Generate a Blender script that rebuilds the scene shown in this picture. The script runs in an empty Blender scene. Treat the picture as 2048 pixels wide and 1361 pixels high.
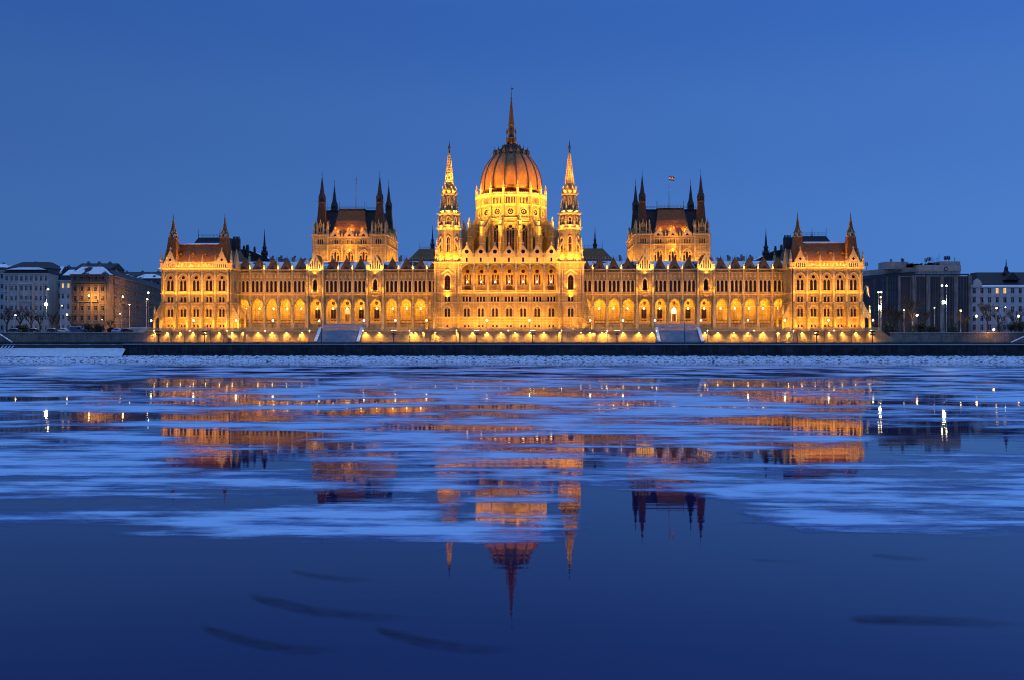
import bpy, math, random
from math import sin, cos, pi, radians, sqrt
from mathutils import Vector, Matrix, noise
from mathutils.geometry import tessellate_polygon
random.seed(7)
SC = bpy.context.scene
COL = SC.collection
I4 = Matrix.Identity(4)
# ------------------------------------------------------------------ camera model (also used to place things where they stand)
F, HC, CX, CY, YAW, HOR = 1770.0, 9.3, 8.2, -330.0, radians(1.23), 668.0
def at(px, py, Y):
    dx, dz = (px-1024)/F, (HOR-py)/F
    vx, vy = -sin(YAW)+dx*cos(YAW), cos(YAW)+dx*sin(YAW)
    t = (Y-CY)/vy
    return CX+vx*t, HC+dz*t
def project(X, Y, Z=0.0):
    rx, ry = X-CX, Y-CY
    d = -rx*sin(YAW)+ry*cos(YAW); r = rx*cos(YAW)+ry*sin(YAW)
    return 1024+F*r/d, HOR-F*(Z-HC)/d
def UX(u, Y=0.0): return u/F*(330+Y)
def ZZ(py, Y=0.0): return HC+(HOR-py)/F*(330+Y)
# ------------------------------------------------------------------ materials
MATS = {}
def nt(name):
    m = bpy.data.materials.new(name); m.use_nodes = True
    t = m.node_tree; t.nodes.clear(); MATS[name] = m
    return m, t, t.nodes, t.links
def mat(name, c1, c2=None, rough=0.8, scale=0.5, bump=0.0, brick=None, snow=0.0, metal=0.0, detail=6, stretch=(1,1,1), streak=0.0, spec=0.3):
    m, t, N, L = nt(name)
    out = N.new('ShaderNodeOutputMaterial'); b = N.new('ShaderNodeBsdfPrincipled')
    L.new(b.outputs[0], out.inputs[0])
    b.inputs['Roughness'].default_value = rough; b.inputs['Metallic'].default_value = metal
    b.inputs['Specular IOR Level'].default_value = spec
    geo = N.new('ShaderNodeNewGeometry')
    mp = N.new('ShaderNodeMapping'); mp.inputs['Scale'].default_value = stretch
    L.new(geo.outputs['Position'], mp.inputs[0])
    nz = N.new('ShaderNodeTexNoise'); nz.inputs['Scale'].default_value = scale; nz.inputs['Detail'].default_value = detail
    nz.inputs['Roughness'].default_value = 0.65
    L.new(mp.outputs[0], nz.inputs['Vector'])
    rp = N.new('ShaderNodeValToRGB'); rp.color_ramp.elements[0].position = 0.34; rp.color_ramp.elements[1].position = 0.66
    c2 = c2 or tuple(x*0.7 for x in c1)
    rp.color_ramp.elements[0].color = (*c2, 1); rp.color_ramp.elements[1].color = (*c1, 1)
    L.new(nz.outputs[0], rp.inputs[0]); col = rp.outputs[0]
    if brick:
        sx = N.new('ShaderNodeSeparateXYZ'); L.new(geo.outputs['Position'], sx.inputs[0])
        ad = N.new('ShaderNodeMath'); ad.operation = 'ADD'; L.new(sx.outputs[0], ad.inputs[0]); L.new(sx.outputs[1], ad.inputs[1])
        cb = N.new('ShaderNodeCombineXYZ'); L.new(ad.outputs[0], cb.inputs[0]); L.new(sx.outputs[2], cb.inputs[1])
        br = N.new('ShaderNodeTexBrick'); L.new(cb.outputs[0], br.inputs[0])
        br.inputs['Scale'].default_value = 1.0; br.inputs['Brick Width'].default_value = brick[0]; br.inputs['Row Height'].default_value = brick[1]
        br.inputs['Mortar Size'].default_value = brick[2]
        br.inputs['Color1'].default_value = (1, 1, 1, 1); br.inputs['Color2'].default_value = (brick[3],)*3+(1,); br.inputs['Mortar'].default_value = (brick[4],)*3+(1,)
        mx = N.new('ShaderNodeMixRGB'); mx.blend_type = 'MULTIPLY'; mx.inputs[0].default_value = 1
        L.new(col, mx.inputs[1]); L.new(br.outputs[0], mx.inputs[2]); col = mx.outputs[0]
    if streak:
        m2 = N.new('ShaderNodeMapping'); m2.inputs['Scale'].default_value = (1.6, 1.6, 0.09); L.new(geo.outputs['Position'], m2.inputs[0])
        n2 = N.new('ShaderNodeTexNoise'); n2.inputs['Scale'].default_value = 1; n2.inputs['Detail'].default_value = 5; L.new(m2.outputs[0], n2.inputs['Vector'])
        r2 = N.new('ShaderNodeMapRange'); r2.inputs[1].default_value = .35; r2.inputs[2].default_value = .65; r2.inputs[3].default_value = 1-streak; r2.inputs[4].default_value = 1
        L.new(n2.outputs[0], r2.inputs[0])
        mx = N.new('ShaderNodeMixRGB'); mx.blend_type = 'MULTIPLY'; mx.inputs[0].default_value = 1
        L.new(col, mx.inputs[1]); L.new(r2.outputs[0], mx.inputs[2]); col = mx.outputs[0]
    if snow:
        n3 = N.new('ShaderNodeTexNoise'); n3.inputs['Scale'].default_value = 0.16; n3.inputs['Detail'].default_value = 7; n3.inputs['Roughness'].default_value = .6; L.new(geo.outputs['Position'], n3.inputs['Vector'])
        sz = N.new('ShaderNodeSeparateXYZ'); L.new(geo.outputs['Normal'], sz.inputs[0])
        a = N.new('ShaderNodeMath'); a.operation = 'ADD'; L.new(n3.outputs[0], a.inputs[0])
        k = N.new('ShaderNodeMath'); k.operation = 'MULTIPLY'; k.inputs[1].default_value = 0.35; L.new(sz.outputs[2], k.inputs[0]); L.new(k.outputs[0], a.inputs[1])
        r3 = N.new('ShaderNodeMapRange'); r3.inputs[1].default_value = 0.86-snow*0.3; r3.inputs[2].default_value = 0.90-snow*0.3; L.new(a.outputs[0], r3.inputs[0])
        mx = N.new('ShaderNodeMixRGB'); L.new(r3.outputs[0], mx.inputs[0]); L.new(col, mx.inputs[1]); mx.inputs[2].default_value = (.78, .82, .88, 1); col = mx.outputs[0]
    L.new(col, b.inputs['Base Color'])
    if bump:
        bp = N.new('ShaderNodeBump'); bp.inputs['Strength'].default_value = bump; bp.inputs['Distance'].default_value = 0.12
        n4 = N.new('ShaderNodeTexNoise'); n4.inputs['Scale'].default_value = 2.2; n4.inputs['Detail'].default_value = 5; L.new(geo.outputs['Position'], n4.inputs['Vector'])
        L.new(n4.outputs[0], bp.inputs['Height']); L.new(bp.outputs[0], b.inputs['Normal'])
    return m
def emit(name, col, st):
    m, t, N, L = nt(name)
    out = N.new('ShaderNodeOutputMaterial'); e = N.new('ShaderNodeEmission'); e.inputs[0].default_value = (*col, 1); e.inputs[1].default_value = st
    L.new(e.outputs[0], out.inputs[0]); return m
BR = (1.5, 0.7, 0.035, 0.80, 0.55)
mat('stone', (.50, .405, .17), (.34, .265, .11), .85, .35, .6, BR, streak=.38)
mat('stone_trim', (.56, .46, .21), (.40, .32, .15), .85, .8, .4)
mat('stone_weathered', (.32, .29, .27), (.21, .19, .18), .9, .5, .4, BR, streak=.3)
mat('tile', (.19, .098, .022), (.11, .055, .014), .55, 1.2, .5, (.6, .45, .02, .8, .55))
mat('dome_tile', (.43, .195, .05), (.30, .135, .035), .5, .9, .4, (.5, .4, .02, .86, .7), streak=.25)
mat('copper_rib', (.06, .045, .035), (.03, .025, .02), .5, 1)
mat('slate', (.035, .03, .035), (.018, .016, .02), .6, 1, .4, (.6, .4, .02, .8, .5))
mat('slate_snow', (.04, .035, .04), (.02, .018, .022), .7, 1, .3, snow=.52)
mat('snow', (.78, .81, .86), (.62, .66, .73), .7, .8, .5)
mat('snow_patchy', (.6, .64, .72), (.25, .27, .31), .8, .6, .6, stretch=(.5, 1, 1))
mat('glass', (.008, .008, .010), (.014, .012, .012), .12, .6, spec=.25)
mat('glass_warm', (.035, .014, .006), (.012, .006, .004), .2, .6, spec=.25)
mat('wood', (.12, .05, .022), (.07, .03, .014), .6, 2)
mat('iron', (.03, .03, .035), (.02, .02, .024), .5, 3)
mat('galvanised', (.32, .33, .34), (.22, .23, .24), .45, 2, metal=.5)
mat('wall_block', (.34, .27, .15), (.22, .17, .09), .9, .3, .5, (1.6, .6, .03, .84, .62), streak=.2)
mat('bank_block', (.23, .20, .18), (.13, .115, .10), .9, .25, .5, (1.8, .6, .03, .8, .5), streak=.3)
mat('quay_block', (.06, .065, .075), (.015, .018, .025), .8, .3, .6, (2.4, .9, .03, .75, .55), streak=.5)
mat('asphalt', (.06, .06, .065), (.04, .04, .045), .6, .4)
mat('paving', (.22, .20, .18), (.15, .14, .13), .8, .4, snow=.25)
mat('ground_dark', (.06, .055, .05), (.035, .035, .035), .9, .2, snow=.2)
mat('step_stone', (.36, .36, .38), (.24, .24, .26), .8, .4, .3, snow=.42)
mat('plaster_pale', (.50, .475, .43), (.36, .345, .32), .9, .12, .2, streak=.25)
mat('plaster_white', (.50, .50, .51), (.40, .40, .42), .9, .15, .2, streak=.2)
mat('plaster_brown', (.15, .12, .09), (.09, .075, .06), .9, .15, .3, streak=.35)
mat('trim_pale', (.48, .46, .43), (.38, .365, .34), .9, .5)
mat('trim_brown', (.17, .14, .11), (.12, .10, .08), .9, .5)
mat('curtain_dark', (.030, .028, .030), (.018, .017, .02), .3, .2, spec=.5)
mat('concrete_pale', (.40, .38, .35), (.30, .28, .26), .85, .2, .2, streak=.2)
mat('concrete_column', (.24, .235, .225), (.14, .135, .13), .85, .3, .2, streak=.5)
mat('blue_panel', (.12, .14, .19), (.08, .10, .14), .4, .2)
mat('bark', (.045, .035, .028), (.025, .02, .017), .9, 2)
mat('bark_pale', (.30, .26, .22), (.15, .13, .11), .9, 1.5)
mat('evergreen', (.012, .018, .012), (.006, .010, .008), .8, 1)
mat('flag_red', (.45, .03, .02), rough=.8); mat('flag_white', (.75, .75, .72), rough=.8); mat('flag_green', (.02, .16, .05), rough=.8)
mat('car_blue', (.03, .07, .18), rough=.3, spec=.5); mat('car_white', (.5, .52, .55), rough=.3, spec=.5); mat('car_dark', (.02, .02, .025), rough=.3, spec=.5)
mat('rubber', (.015, .015, .015), rough=.8)
mat('riprap', (.66, .74, .86), (.03, .035, .05), .85, 1.1, .8, detail=5, stretch=(.8, 1.3, 1))
for n_ in MATS['riprap'].node_tree.nodes:
    if n_.type == 'VALTORGB': n_.color_ramp.elements[0].position = .40; n_.color_ramp.elements[1].position = .50
emit('lamp_warm', (1, .62, .22), 20); emit('lamp_white', (1, .85, .5), 18); emit('lamp_cool', (.95, 1, .85), 30)
emit('lamp_hot', (1, .92, .6), 260); emit('lamp_orange', (1, .5, .14), 40); emit('lantern_glow', (1, .66, .24), 14); emit('wall_glow', (1, .7, .25), 14)
emit('room_glow', (1, .6, .2), 1.1); emit('room_bright', (1, .8, .45), 2.2); emit('headlight', (1, .95, .8), 12)
# ------------------------------------------------------------------ mesh builder
class MB:
    def __init__(s, M=None, mi=0):
        s.v, s.f, s.k, s.M, s.mi = [], [], [], M or I4, mi
    def add(s, vs, fs, mi=None):
        o = len(s.v); M = s.M
        s.v += [M @ Vector(p) for p in vs]
        s.f += [tuple(o+i for i in f) for f in fs]
        s.k += [s.mi if mi is None else mi]*len(fs)
    def box(s, x0, x1, y0, y1, z0, z1, mi=None):
        s.add([(x0,y0,z0),(x1,y0,z0),(x1,y1,z0),(x0,y1,z0),(x0,y0,z1),(x1,y0,z1),(x1,y1,z1),(x0,y1,z1)],
              [(0,3,2,1),(4,5,6,7),(0,1,5,4),(1,2,6,5),(2,3,7,6),(3,0,4,7)], mi)
    def frus(s, a, z0, b, z1, mi=None):      # a,b: rectangles (x0,x1,y0,y1)
        s.add([(a[0],a[2],z0),(a[1],a[2],z0),(a[1],a[3],z0),(a[0],a[3],z0),(b[0],b[2],z1),(b[1],b[2],z1),(b[1],b[3],z1),(b[0],b[3],z1)],
              [(0,3,2,1),(4,5,6,7),(0,1,5,4),(1,2,6,5),(2,3,7,6),(3,0,4,7)], mi)
    def ring(s, cx, cy, prof, n=8, rot=0.0, mi=None, sy=1.0):   # lathe of n sides; prof [(r,z)]
        vs = []
        for r, z in prof:
            for i in range(n):
                a = rot+2*pi*i/n; vs.append((cx+r*cos(a), cy+r*sin(a)*sy, z))
        fs = []
        for j in range(len(prof)-1):
            for i in range(n):
                k = (i+1) % n; fs.append((j*n+i, j*n+k, (j+1)*n+k, (j+1)*n+i))
        fs.append(tuple(range(n))[::-1]); fs.append(tuple((len(prof)-1)*n+i for i in range(n)))
        s.add(vs, fs, mi)
    def prism_xz(s, poly, y0, y1, mi=None):
        n = len(poly)
        s.add([(x,y0,z) for x,z in poly]+[(x,y1,z) for x,z in poly],
              [tuple(range(n)), tuple(range(2*n-1, n-1, -1))]+[(i,(i+1)%n,n+(i+1)%n,n+i) for i in range(n)], mi)
    def prism_yz(s, poly, x0, x1, mi=None):
        n = len(poly)
        s.add([(x0,y,z) for y,z in poly]+[(x1,y,z) for y,z in poly],
              [tuple(range(n)), tuple(range(2*n-1, n-1, -1))]+[(i,(i+1)%n,n+(i+1)%n,n+i) for i in range(n)], mi)
    def panel(s, outer, holes, depth=0.4, mi=None, back=False):
        loops = [[Vector((x, z, 0)) for x, z in outer]]+[[Vector((x, z, 0)) for x, z in h] for h in holes]
        tris = tessellate_polygon(loops)
        flat = [p for l in loops for p in l]
        s.add([(p.x, 0, p.y) for p in flat], [tuple(t) for t in tris], mi)
        if back: s.add([(p.x, depth, p.y) for p in flat], [tuple(t) for t in tris], mi)
        for h in (holes+[outer] if back else holes):
            n = len(h)
            s.add([(x,0,z) for x,z in h]+[(x,depth,z) for x,z in h], [(i,(i+1)%n,n+(i+1)%n,n+i) for i in range(n)], mi)
    def band(s, inner, outer, y0, y1, mi=None):   # strip between two open point lists, thick from y0 to y1
        n = len(inner)
        vs = [(x,y0,z) for x,z in inner]+[(x,y0,z) for x,z in outer]+[(x,y1,z) for x,z in inner]+[(x,y1,z) for x,z in outer]
        fs = []
        for i in range(n-1):
            fs += [(i,i+1,n+i+1,n+i), (i,i+1,2*n+i+1,2*n+i), (n+i,n+i+1,3*n+i+1,3*n+i)]
        fs += [(0,n,3*n,2*n), (n-1,2*n-1,4*n-1,3*n-1)]
        s.add(vs, fs, mi)
    def tube(s, p0, p1, r0, r1=None, n=5, mi=None):
        p0, p1 = Vector(p0), Vector(p1); r1 = r0 if r1 is None else r1
        d = (p1-p0).normalized(); a = d.orthogonal().normalized(); b = d.cross(a)
        vs = [tuple(p0+(a*cos(2*pi*i/n)+b*sin(2*pi*i/n))*r0) for i in range(n)]+[tuple(p1+(a*cos(2*pi*i/n)+b*sin(2*pi*i/n))*r1) for i in range(n)]
        s.add(vs, [(i,(i+1)%n,n+(i+1)%n,n+i) for i in range(n)]+[tuple(range(n)), tuple(range(2*n-1,n-1,-1))], mi)
    def ball(s, c, r, n=8, m=5, mi=None, sz=1.0):
        prof = [(max(r*sin(pi*j/m), .001*r), c[2]-r*sz*cos(pi*j/m)) for j in range(m+1)]
        s.ring(c[0], c[1], prof, n, 0, mi)
    def mesh(s, name, mats):
        me = bpy.data.meshes.new(name); me.from_pydata([tuple(v) for v in s.v], [], s.f)
        for m in mats: me.materials.append(MATS[m])
        if len(mats) > 1: me.polygons.foreach_set('material_index', s.k)
        me.update(); return me
    def obj(s, name, mats, parent=None, M=None, smooth=False):
        me = s.mesh(name, mats)
        if smooth: me.polygons.foreach_set('use_smooth', [True]*len(me.polygons))
        return link(name, me, parent, M)
W = {}
def link(name, data, parent=None, M=None):
    o = bpy.data.objects.new(name, data); COL.objects.link(o)
    M = M or (W[parent.name] if (parent and data is not None and False) else I4)
    W[o.name] = M.copy()
    if parent: o.parent = parent; o.matrix_basis = W[parent.name].inverted() @ M
    else: o.matrix_basis = M
    return o
def empty(name, loc, rz=0): return link(name, None, None, Matrix.Translation(loc) @ Matrix.Rotation(rz, 4, 'Z'))
def tag(o, label=None, cat=None, group=None, kind=None):
    for k, v in (('label', label), ('category', cat), ('group', group), ('kind', kind)):
        if v: o[k] = v
    return o
def T(x=0, y=0, z=0): return Matrix.Translation((x, y, z))
def RZ(a): return Matrix.Rotation(a, 4, 'Z')
def SX(s): return Matrix.Scale(s, 4, (1, 0, 0))
def copy_thing(src, M, label=None):
    r = src.copy(); COL.objects.link(r); W[r.name] = M.copy(); r.matrix_basis = M
    if label: r['label'] = label
    for ch in list(src.children):
        c = ch.copy(); COL.objects.link(c); c.parent = r; W[c.name] = M @ c.matrix_basis
        for g in list(ch.children):
            d = g.copy(); COL.objects.link(d); d.parent = c
    return r
# ------------------------------------------------------------------ shapes of openings
def arch(cx, z0, zs, w, h=None, n=5):      # closed loop: pointed (h>w/2) or round arch
    h = h or w/2; r = (h*h+w*w/4)/w; pts = [(cx-w/2, z0)]
    ang = math.asin(min(1, h/r)) if h < r else math.acos((r-w/2)/r)
    ang = math.atan2(h, r-w/2)
    left = [(cx-w/2+r-r*cos(ang*i/n), zs+r*sin(ang*i/n)) for i in range(n+1)]
    pts += left; pts += [(2*cx-x, z) for x, z in left[::-1][1:]]; pts.append((cx+w/2, z0))
    return pts
def arch_line(cx, zs, w, h, n=7):
    return arch(cx, zs-1, zs, w, h, n)[1:-1]
def rect(cx, z0, z1, w): return [(cx-w/2,z0),(cx-w/2,z1),(cx+w/2,z1),(cx+w/2,z0)]
def circ(cx, cz, r, n=12): return [(cx+r*cos(2*pi*i/n), cz+r*sin(2*pi*i/n)) for i in range(n)]
WC = {}
def window(parent, M, holes, y=.35, key=None, glass='glass', name='window', frame='iron', cross=True):
    """glass and glazing bars standing behind a group of openings (one sub-part)"""
    if key not in WC or key is None:
        b = MB()
        for h in holes:
            xs = [p[0] for p in h]; zs = [p[1] for p in h]; x0, x1, z0, z1 = min(xs), max(xs), min(zs), max(zs); e = .06
            b.add([(x0-e,y,z0-e),(x1+e,y,z0-e),(x1+e,y,z1+e),(x0-e,y,z1+e)], [(0,1,2,3)], 0)
            c = (x0+x1)/2
            if cross:
                if x1-x0 > .55: b.box(c-.045, c+.045, y-.09, y-.02, z0, z1, 1)
                if z1-z0 > 1.6:
                    zt = z0+(z1-z0)*.62; b.box(x0, x1, y-.085, y-.025, zt-.06, zt+.06, 1)
            b.box(x0, x0+.07, y-.1, y-.01, z0, z1, 1); b.box(x1-.07, x1, y-.1, y-.01, z0, z1, 1); b.box(x0+.07, x1-.07, y-.1, y-.01, z0, z0+.09, 1)
        me = b.mesh(name, [glass, frame])
        if key: WC[key] = me
    else: me = WC[key]
    return link(name, me, parent, M)
def pinnacle(b, x, y, z0, z1, r, mi=None, n=4, crock=True):
    """square shaft with a gabled head and a crocketed spirelet"""
    h = z1-z0; a = pi/4 if n == 4 else 0; q = 1.35
    b.ring(x, y, [(r*1.2, z0), (r*1.2, z0+h*.06), (r, z0+h*.06+.01), (r, z0+h*.42), (r*q, z0+h*.44), (r*q, z0+h*.48), (r*.82, z0+h*.5), (r*.12, z0+h*.93)], n, a, mi)
    b.ball((x, y, z0+h*.95), r*.3, 5, 3, mi)
    if crock:
        for k in (.58, .68, .78, .87):
            rr = r*.82*(1-(k-.5)/.45)+r*.10
            for j in range(4): b.box(x+rr*(j==0)-rr*(j==1)-.09, x+rr*(j==0)-rr*(j==1)+.09, y+rr*(j==2)-rr*(j==3)-.09, y+rr*(j==2)-rr*(j==3)+.09, z0+h*k-.08, z0+h*k+.1, mi)
def crockets(b, x0, z0, x1, z1, y0, y1, n, sz=.16, mi=None):
    for i in range(n):
        t = (i+.5)/n; x, z = x0+(x1-x0)*t, z0+(z1-z0)*t
        b.box(x-sz, x+sz, y0, y1, z, z+sz*1.9, mi)
def gable(parent, M, w, z0, zsh, zap, holes, depth=.7, name='gable', key=None, nc=8, glass='glass', fin=1.0):
    """pointed gable standing on the parapet: body, raised crocketed coping, finial"""
    b = MB(M)
    b.panel([(-w/2, z0), (-w/2, zsh), (0, zap), (w/2, zsh), (w/2, z0)], holes, depth*.6, back=False)
    b.prism_xz([(-w/2, z0), (-w/2, zsh), (0, zap), (w/2, zsh), (w/2, z0)], depth*.6+.02, depth, 0)
    for s in (-1, 1):
        L = sqrt((w/2)**2+(zap-zsh)**2); nx, nz = (zap-zsh)/L*.22, (w/2)/L*.22
        b.prism_xz([(s*w/2, zsh), (s*(w/2+nx), zsh+nz), (0, zap+.34), (0, zap)], -.16, depth+.1, 0)
        crockets(b, s*(w/2+nx), zsh+nz, 0, zap+.3, -.1, .25, nc, .13)
    b.ring(0, depth/2, [(.2, zap), (.12, zap+.6*fin), (.34, zap+.8*fin), (.34, zap+1.0*fin), (.06, zap+1.7*fin)], 6)
    b.add([(-w/2+.1, depth*.55, z0), (w/2-.1, depth*.55, z0), (w/2-.1, depth*.55, zsh), (0, depth*.55, zap-.3), (-w/2+.1, depth*.55, zsh)], [(0,1,2,3,4)], 1)
    return b.obj(name, ['stone_trim', glass], parent)
def rail_wall(b, x0, x1, z0, z1, y0=0, y1=.3, step=.55, w=.22, mi=None):
    """pierced parapet: bottom course, slats, top rail"""
    h = z1-z0; b.box(x0, x1, y0, y1, z0, z0+h*.14, mi); b.box(x0, x1, y0-.04, y1+.04, z1-h*.13, z1, mi)
    n = max(1, int((x1-x0)/step)); st = (x1-x0)/n
    for i in range(n):
        c = x0+st*(i+.5); b.box(c-w/2, c+w/2, y0+.03, y1-.03, z0+h*.14, z1-h*.13, mi)
# ------------------------------------------------------------------ lights
LIGHTS = []
WARM = (1.0, .375, .028)
def area(x, y, z, sx, sy, d, e, col=WARM, spread=160):
    l = bpy.data.lights.new('floodlight', 'AREA'); l.shape = 'RECTANGLE'; l.size = sx; l.size_y = sy; l.energy = e; l.color = col; l.spread = radians(spread)
    o = bpy.data.objects.new('floodlight', l); COL.objects.link(o)
    o.matrix_basis = T(x, y, z) @ Vector(d).to_track_quat('-Z', 'X').to_matrix().to_4x4(); return o
def strip(x0, x1, y, z, d, e, depth=.3, col=WARM, spread=160):
    """row of floodlights, also added fill, along x as one long lamp; e in W per metre"""
    l = bpy.data.lights.new('floodlight', 'AREA'); l.shape = 'RECTANGLE'; l.size = abs(x1-x0); l.size_y = depth; l.energy = e*abs(x1-x0); l.color = col; l.spread = radians(spread)
    o = bpy.data.objects.new('floodlight', l); COL.objects.link(o)
    dz = -Vector(d).normalized(); ax = Vector((1, 0, 0)); ay = dz.cross(ax).normalized()
    m = Matrix((ax, ay, dz)).transposed().to_4x4(); o.matrix_basis = T((x0+x1)/2, y, z) @ m; return o
def point(x, y, z, e, col=WARM, r=.12):
    l = bpy.data.lights.new('lamp', 'POINT'); l.energy = e; l.color = col; l.shadow_soft_size = r
    o = bpy.data.objects.new('lamp', l); COL.objects.link(o); o.location = (x, y, z); return o
def spot(x, y, z, d, e, ang=60, col=WARM, r=.12, blend=.6):
    l = bpy.data.lights.new('lamp', 'SPOT'); l.energy = e; l.color = col; l.shadow_soft_size = r; l.spot_size = radians(ang); l.spot_blend = blend
    o = bpy.data.objects.new('lamp', l); COL.objects.link(o)
    o.matrix_basis = T(x, y, z) @ Vector(d).to_track_quat('-Z', 'X').to_matrix().to_4x4(); return o
KL = 1.0     # overall strength of the building floodlights
TZ = 10.5    # terrace level
# ================================================================== THE PARLIAMENT
PB = tag(empty('parliament_building', (0, 0, TZ)), 'huge floodlit gothic palace with a brown ribbed dome and many spires along the river', 'building')
# ---------------------------------------------------------------- end pavilions
def pavilion(s):
    CXp = s*117.65; sp = 4.88; HW = 13.25
    z = lambda y: ZZ(y)
    Mx = T(CXp) @ SX(s)
    b = MB(Mx)
    zb, zt = TZ, z(536)
    H = {}
    for i in range(-2, 3):
        c = i*sp
        H['u'] = [arch(dx, z(581.5), z(564), 1.02, .75) for dx in (-.72, .72)]+[circ(0, z(554.8), .62)]
        H['m'] = [rect(dx, z(604.7), z(594.5), .75) for dx in (-.62, .62)]
        H['l'] = [arch(dx, z(634), z(621), .82, .6) for dx in (-.6, .6)]
        H['b'] = [rect(dx, z(654.3), z(650.3), .6) for dx in (-.62, .62)]
        x0, x1 = c-sp/2, c+sp/2
        if i == -2: x0 = -HW
        if i == 2: x1 = HW
        holes = [[(x+c, zz) for x, zz in h] for k in 'umlb' for h in H[k]]
        b.panel([(x0, zb), (x0, zt), (x1, zt), (x1, zb)], holes, .5)
        for (zs, w, h, th, pr) in ((z(559), 3.5, 2.15, .3, .28), (z(618.5), 2.5, 1.05, .25, .2)):
            b.band([(x+c, q) for x, q in arch_line(0, zs, w, h)], [(x+c, q) for x, q in arch_line(0, zs, w+2*th, h+th*1.1)], -pr, 0, 1)
        b.box(c-1.75, c+1.75, -.55, 0, z(586), z(584.6), 1); rail_wall(b, c-1.7, c+1.7, z(584.6), z(582), -.5, -.3, .4, .16, 1)
        b.box(c-1.3, c+1.3, -.18, 0, z(592.6), z(591.8), 1); b.box(c-1.25, c+1.25, -.2, 0, z(635.4), z(634.2), 1)
        b.box(c-.11, c+.11, -.16, 0, z(604.6), z(594.6), 1)
    for (y0, y1, pr) in ((587.4, 586.2, .3), (607, 605.6, .34), (637, 635.6, .2), (647.5, 646.4, .22), (540, 538, .3), (538, 535.4, .7)):
        b.box(-HW-pr, HW+pr, -pr, 0, z(y0), z(y1), 1)
    n = 44
    for i in range(n): b.box(-HW+(i+.25)*2*HW/n, -HW+(i+.72)*2*HW/n, -.32, 0, z(543), z(540), 1)   # corbel table
    # sides and back
    for sx in (-1, 1):
        holes = []
        for c in (4.6, 9.8, 15, 20.2, 25.4):
            holes += [arch(c+dx, z(581.5), z(564), 1.02, .75) for dx in (-.72, .72)]+[rect(c+dx, z(604.7), z(594.5), .75) for dx in (-.62, .62)]
        b.M = Mx @ T(sx*HW, 0) @ RZ(pi/2)
        b.panel([(0, zb), (0, zt), (30, zt), (30, zb)], holes, -.5*sx*-1 if False else (.5 if sx > 0 else -.5))
        for y0, y1, pr in ((587.4, 586.2, .3), (607, 605.6, .34), (538, 535.4, .7)):
            if sx < 0: b.box(0, 30, 0, pr, z(y0), z(y1), 1)
            else: b.box(0, 30, -pr, 0, z(y0), z(y1), 1)
        b.M = Mx
    b.box(-HW, HW, 30, 30.4, zb, zt); b.box(-HW+.5, HW-.5, .9, 29.9, zt-.5, zt-.1)
    P = b.obj('end_pavilion', ['stone', 'stone_trim'], PB)
    for i in range(-2, 3):
        for k in 'uml': window(P, Mx @ T(i*sp), H[k], .45, 'pav'+k)
        for n_, h_ in enumerate(H['b']): window(P, Mx @ T(i*sp), [h_], .45, 'pavb%d' % n_, name='basement_window', cross=False)
    for sx in (-1, 1):
        for c in (4.6, 9.8, 15):
            window(P, Mx @ T(sx*(HW-.0), 0) @ RZ(pi/2) @ T(c, (.45 if sx > 0 else -.45)-.45*1), H['u'][:2], .45, 'pavsideu')
    # buttresses and pilasters
    for i in range(6):
        c = (i-2.5)*sp; c = max(-HW+.35, min(HW-.35, c))
        b = MB(Mx)
        b.prism_yz([(0, zb-.6), (-2.6, zb-.6), (-2.5, z(640)), (-1.9, z(628)), (-.9, z(607.5)), (0, z(605))], c-.42, c+.42, 1)
        b.box(c-.28, c+.28, -.45, 0, z(605), z(536), 0)
        b.ring(c, -.5, [(.45, z(590)), (.5, z(584)), (.3, z(582)), (.05, z(576))], 4, pi/4)
        b.ring(c, -.55, [(.3, z(556)), (.5, z(551)), (.5, z(549)), (.05, z(540))], 4, pi/4)
        if i in (1, 2, 3, 4): pinnacle(b, c, -.15, z(536), z(508), .42)
        b.obj('buttress', ['stone_trim', 'stone'], P)
    b = MB(Mx)
    for i in (-1, 0, 1): rail_wall(b, i*sp-sp/2+.35, i*sp+sp/2-.35, z(535.2), z(524), -.25, .1, .52, .2)
    n = 30
    for i in range(n): b.box(-1.5*sp+.2+i*(3*sp-.4)/n-.07, -1.5*sp+.2+i*(3*sp-.4)/n+.07, -.2, .05, z(524), z(522.4))
    for sx in (-1, 1):
        b.box(min(sx*2.5*sp, sx*HW), max(sx*2.5*sp, sx*HW), -.2, .1, z(535.2), z(525))
        b.M = Mx @ T(sx*HW, 0) @ RZ(pi/2); rail_wall(b, .5, 29, z(535.2), z(524), -.1, .2, .55, .22); b.M = Mx
    b.obj('parapet', ['stone_trim'], P)
    gh = [arch(dx, z(535), z(528.5), .34, .3, 3) for dx in (-1.5, -.75, 0, .75, 1.5)]+[[(-.62, z(519)), (0, z(519)+.66), (.62, z(519)), (0, z(519)-.66)]]
    for sx in (-1, 1):
        gable(P, Mx @ T(sx*2*sp*1.0, -.3), 4.7, z(535.2), z(529), z(502), gh, nc=9)
        pinb = MB(Mx @ T(sx*(HW), 0)); pinnacle(pinb, 0, .3, z(536), z(500), .55); pinb.obj('pinnacle', ['stone_trim'], P)
        # side gables above the flank
        for yy in (4.6, 20): gable(P, Mx @ T(sx*(HW+.2), yy) @ RZ(pi/2*(1)), 4.4, z(535.2), z(529), z(504), [], nc=8)
    # roof
    b = MB(Mx)
    b.frus((-HW+.7, HW-.7, .9, 29), z(536), (-8.6, 8.6, 5.6, 24), ZZ(489, 5.6)); b.obj('roof', ['tile'], P)
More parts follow.
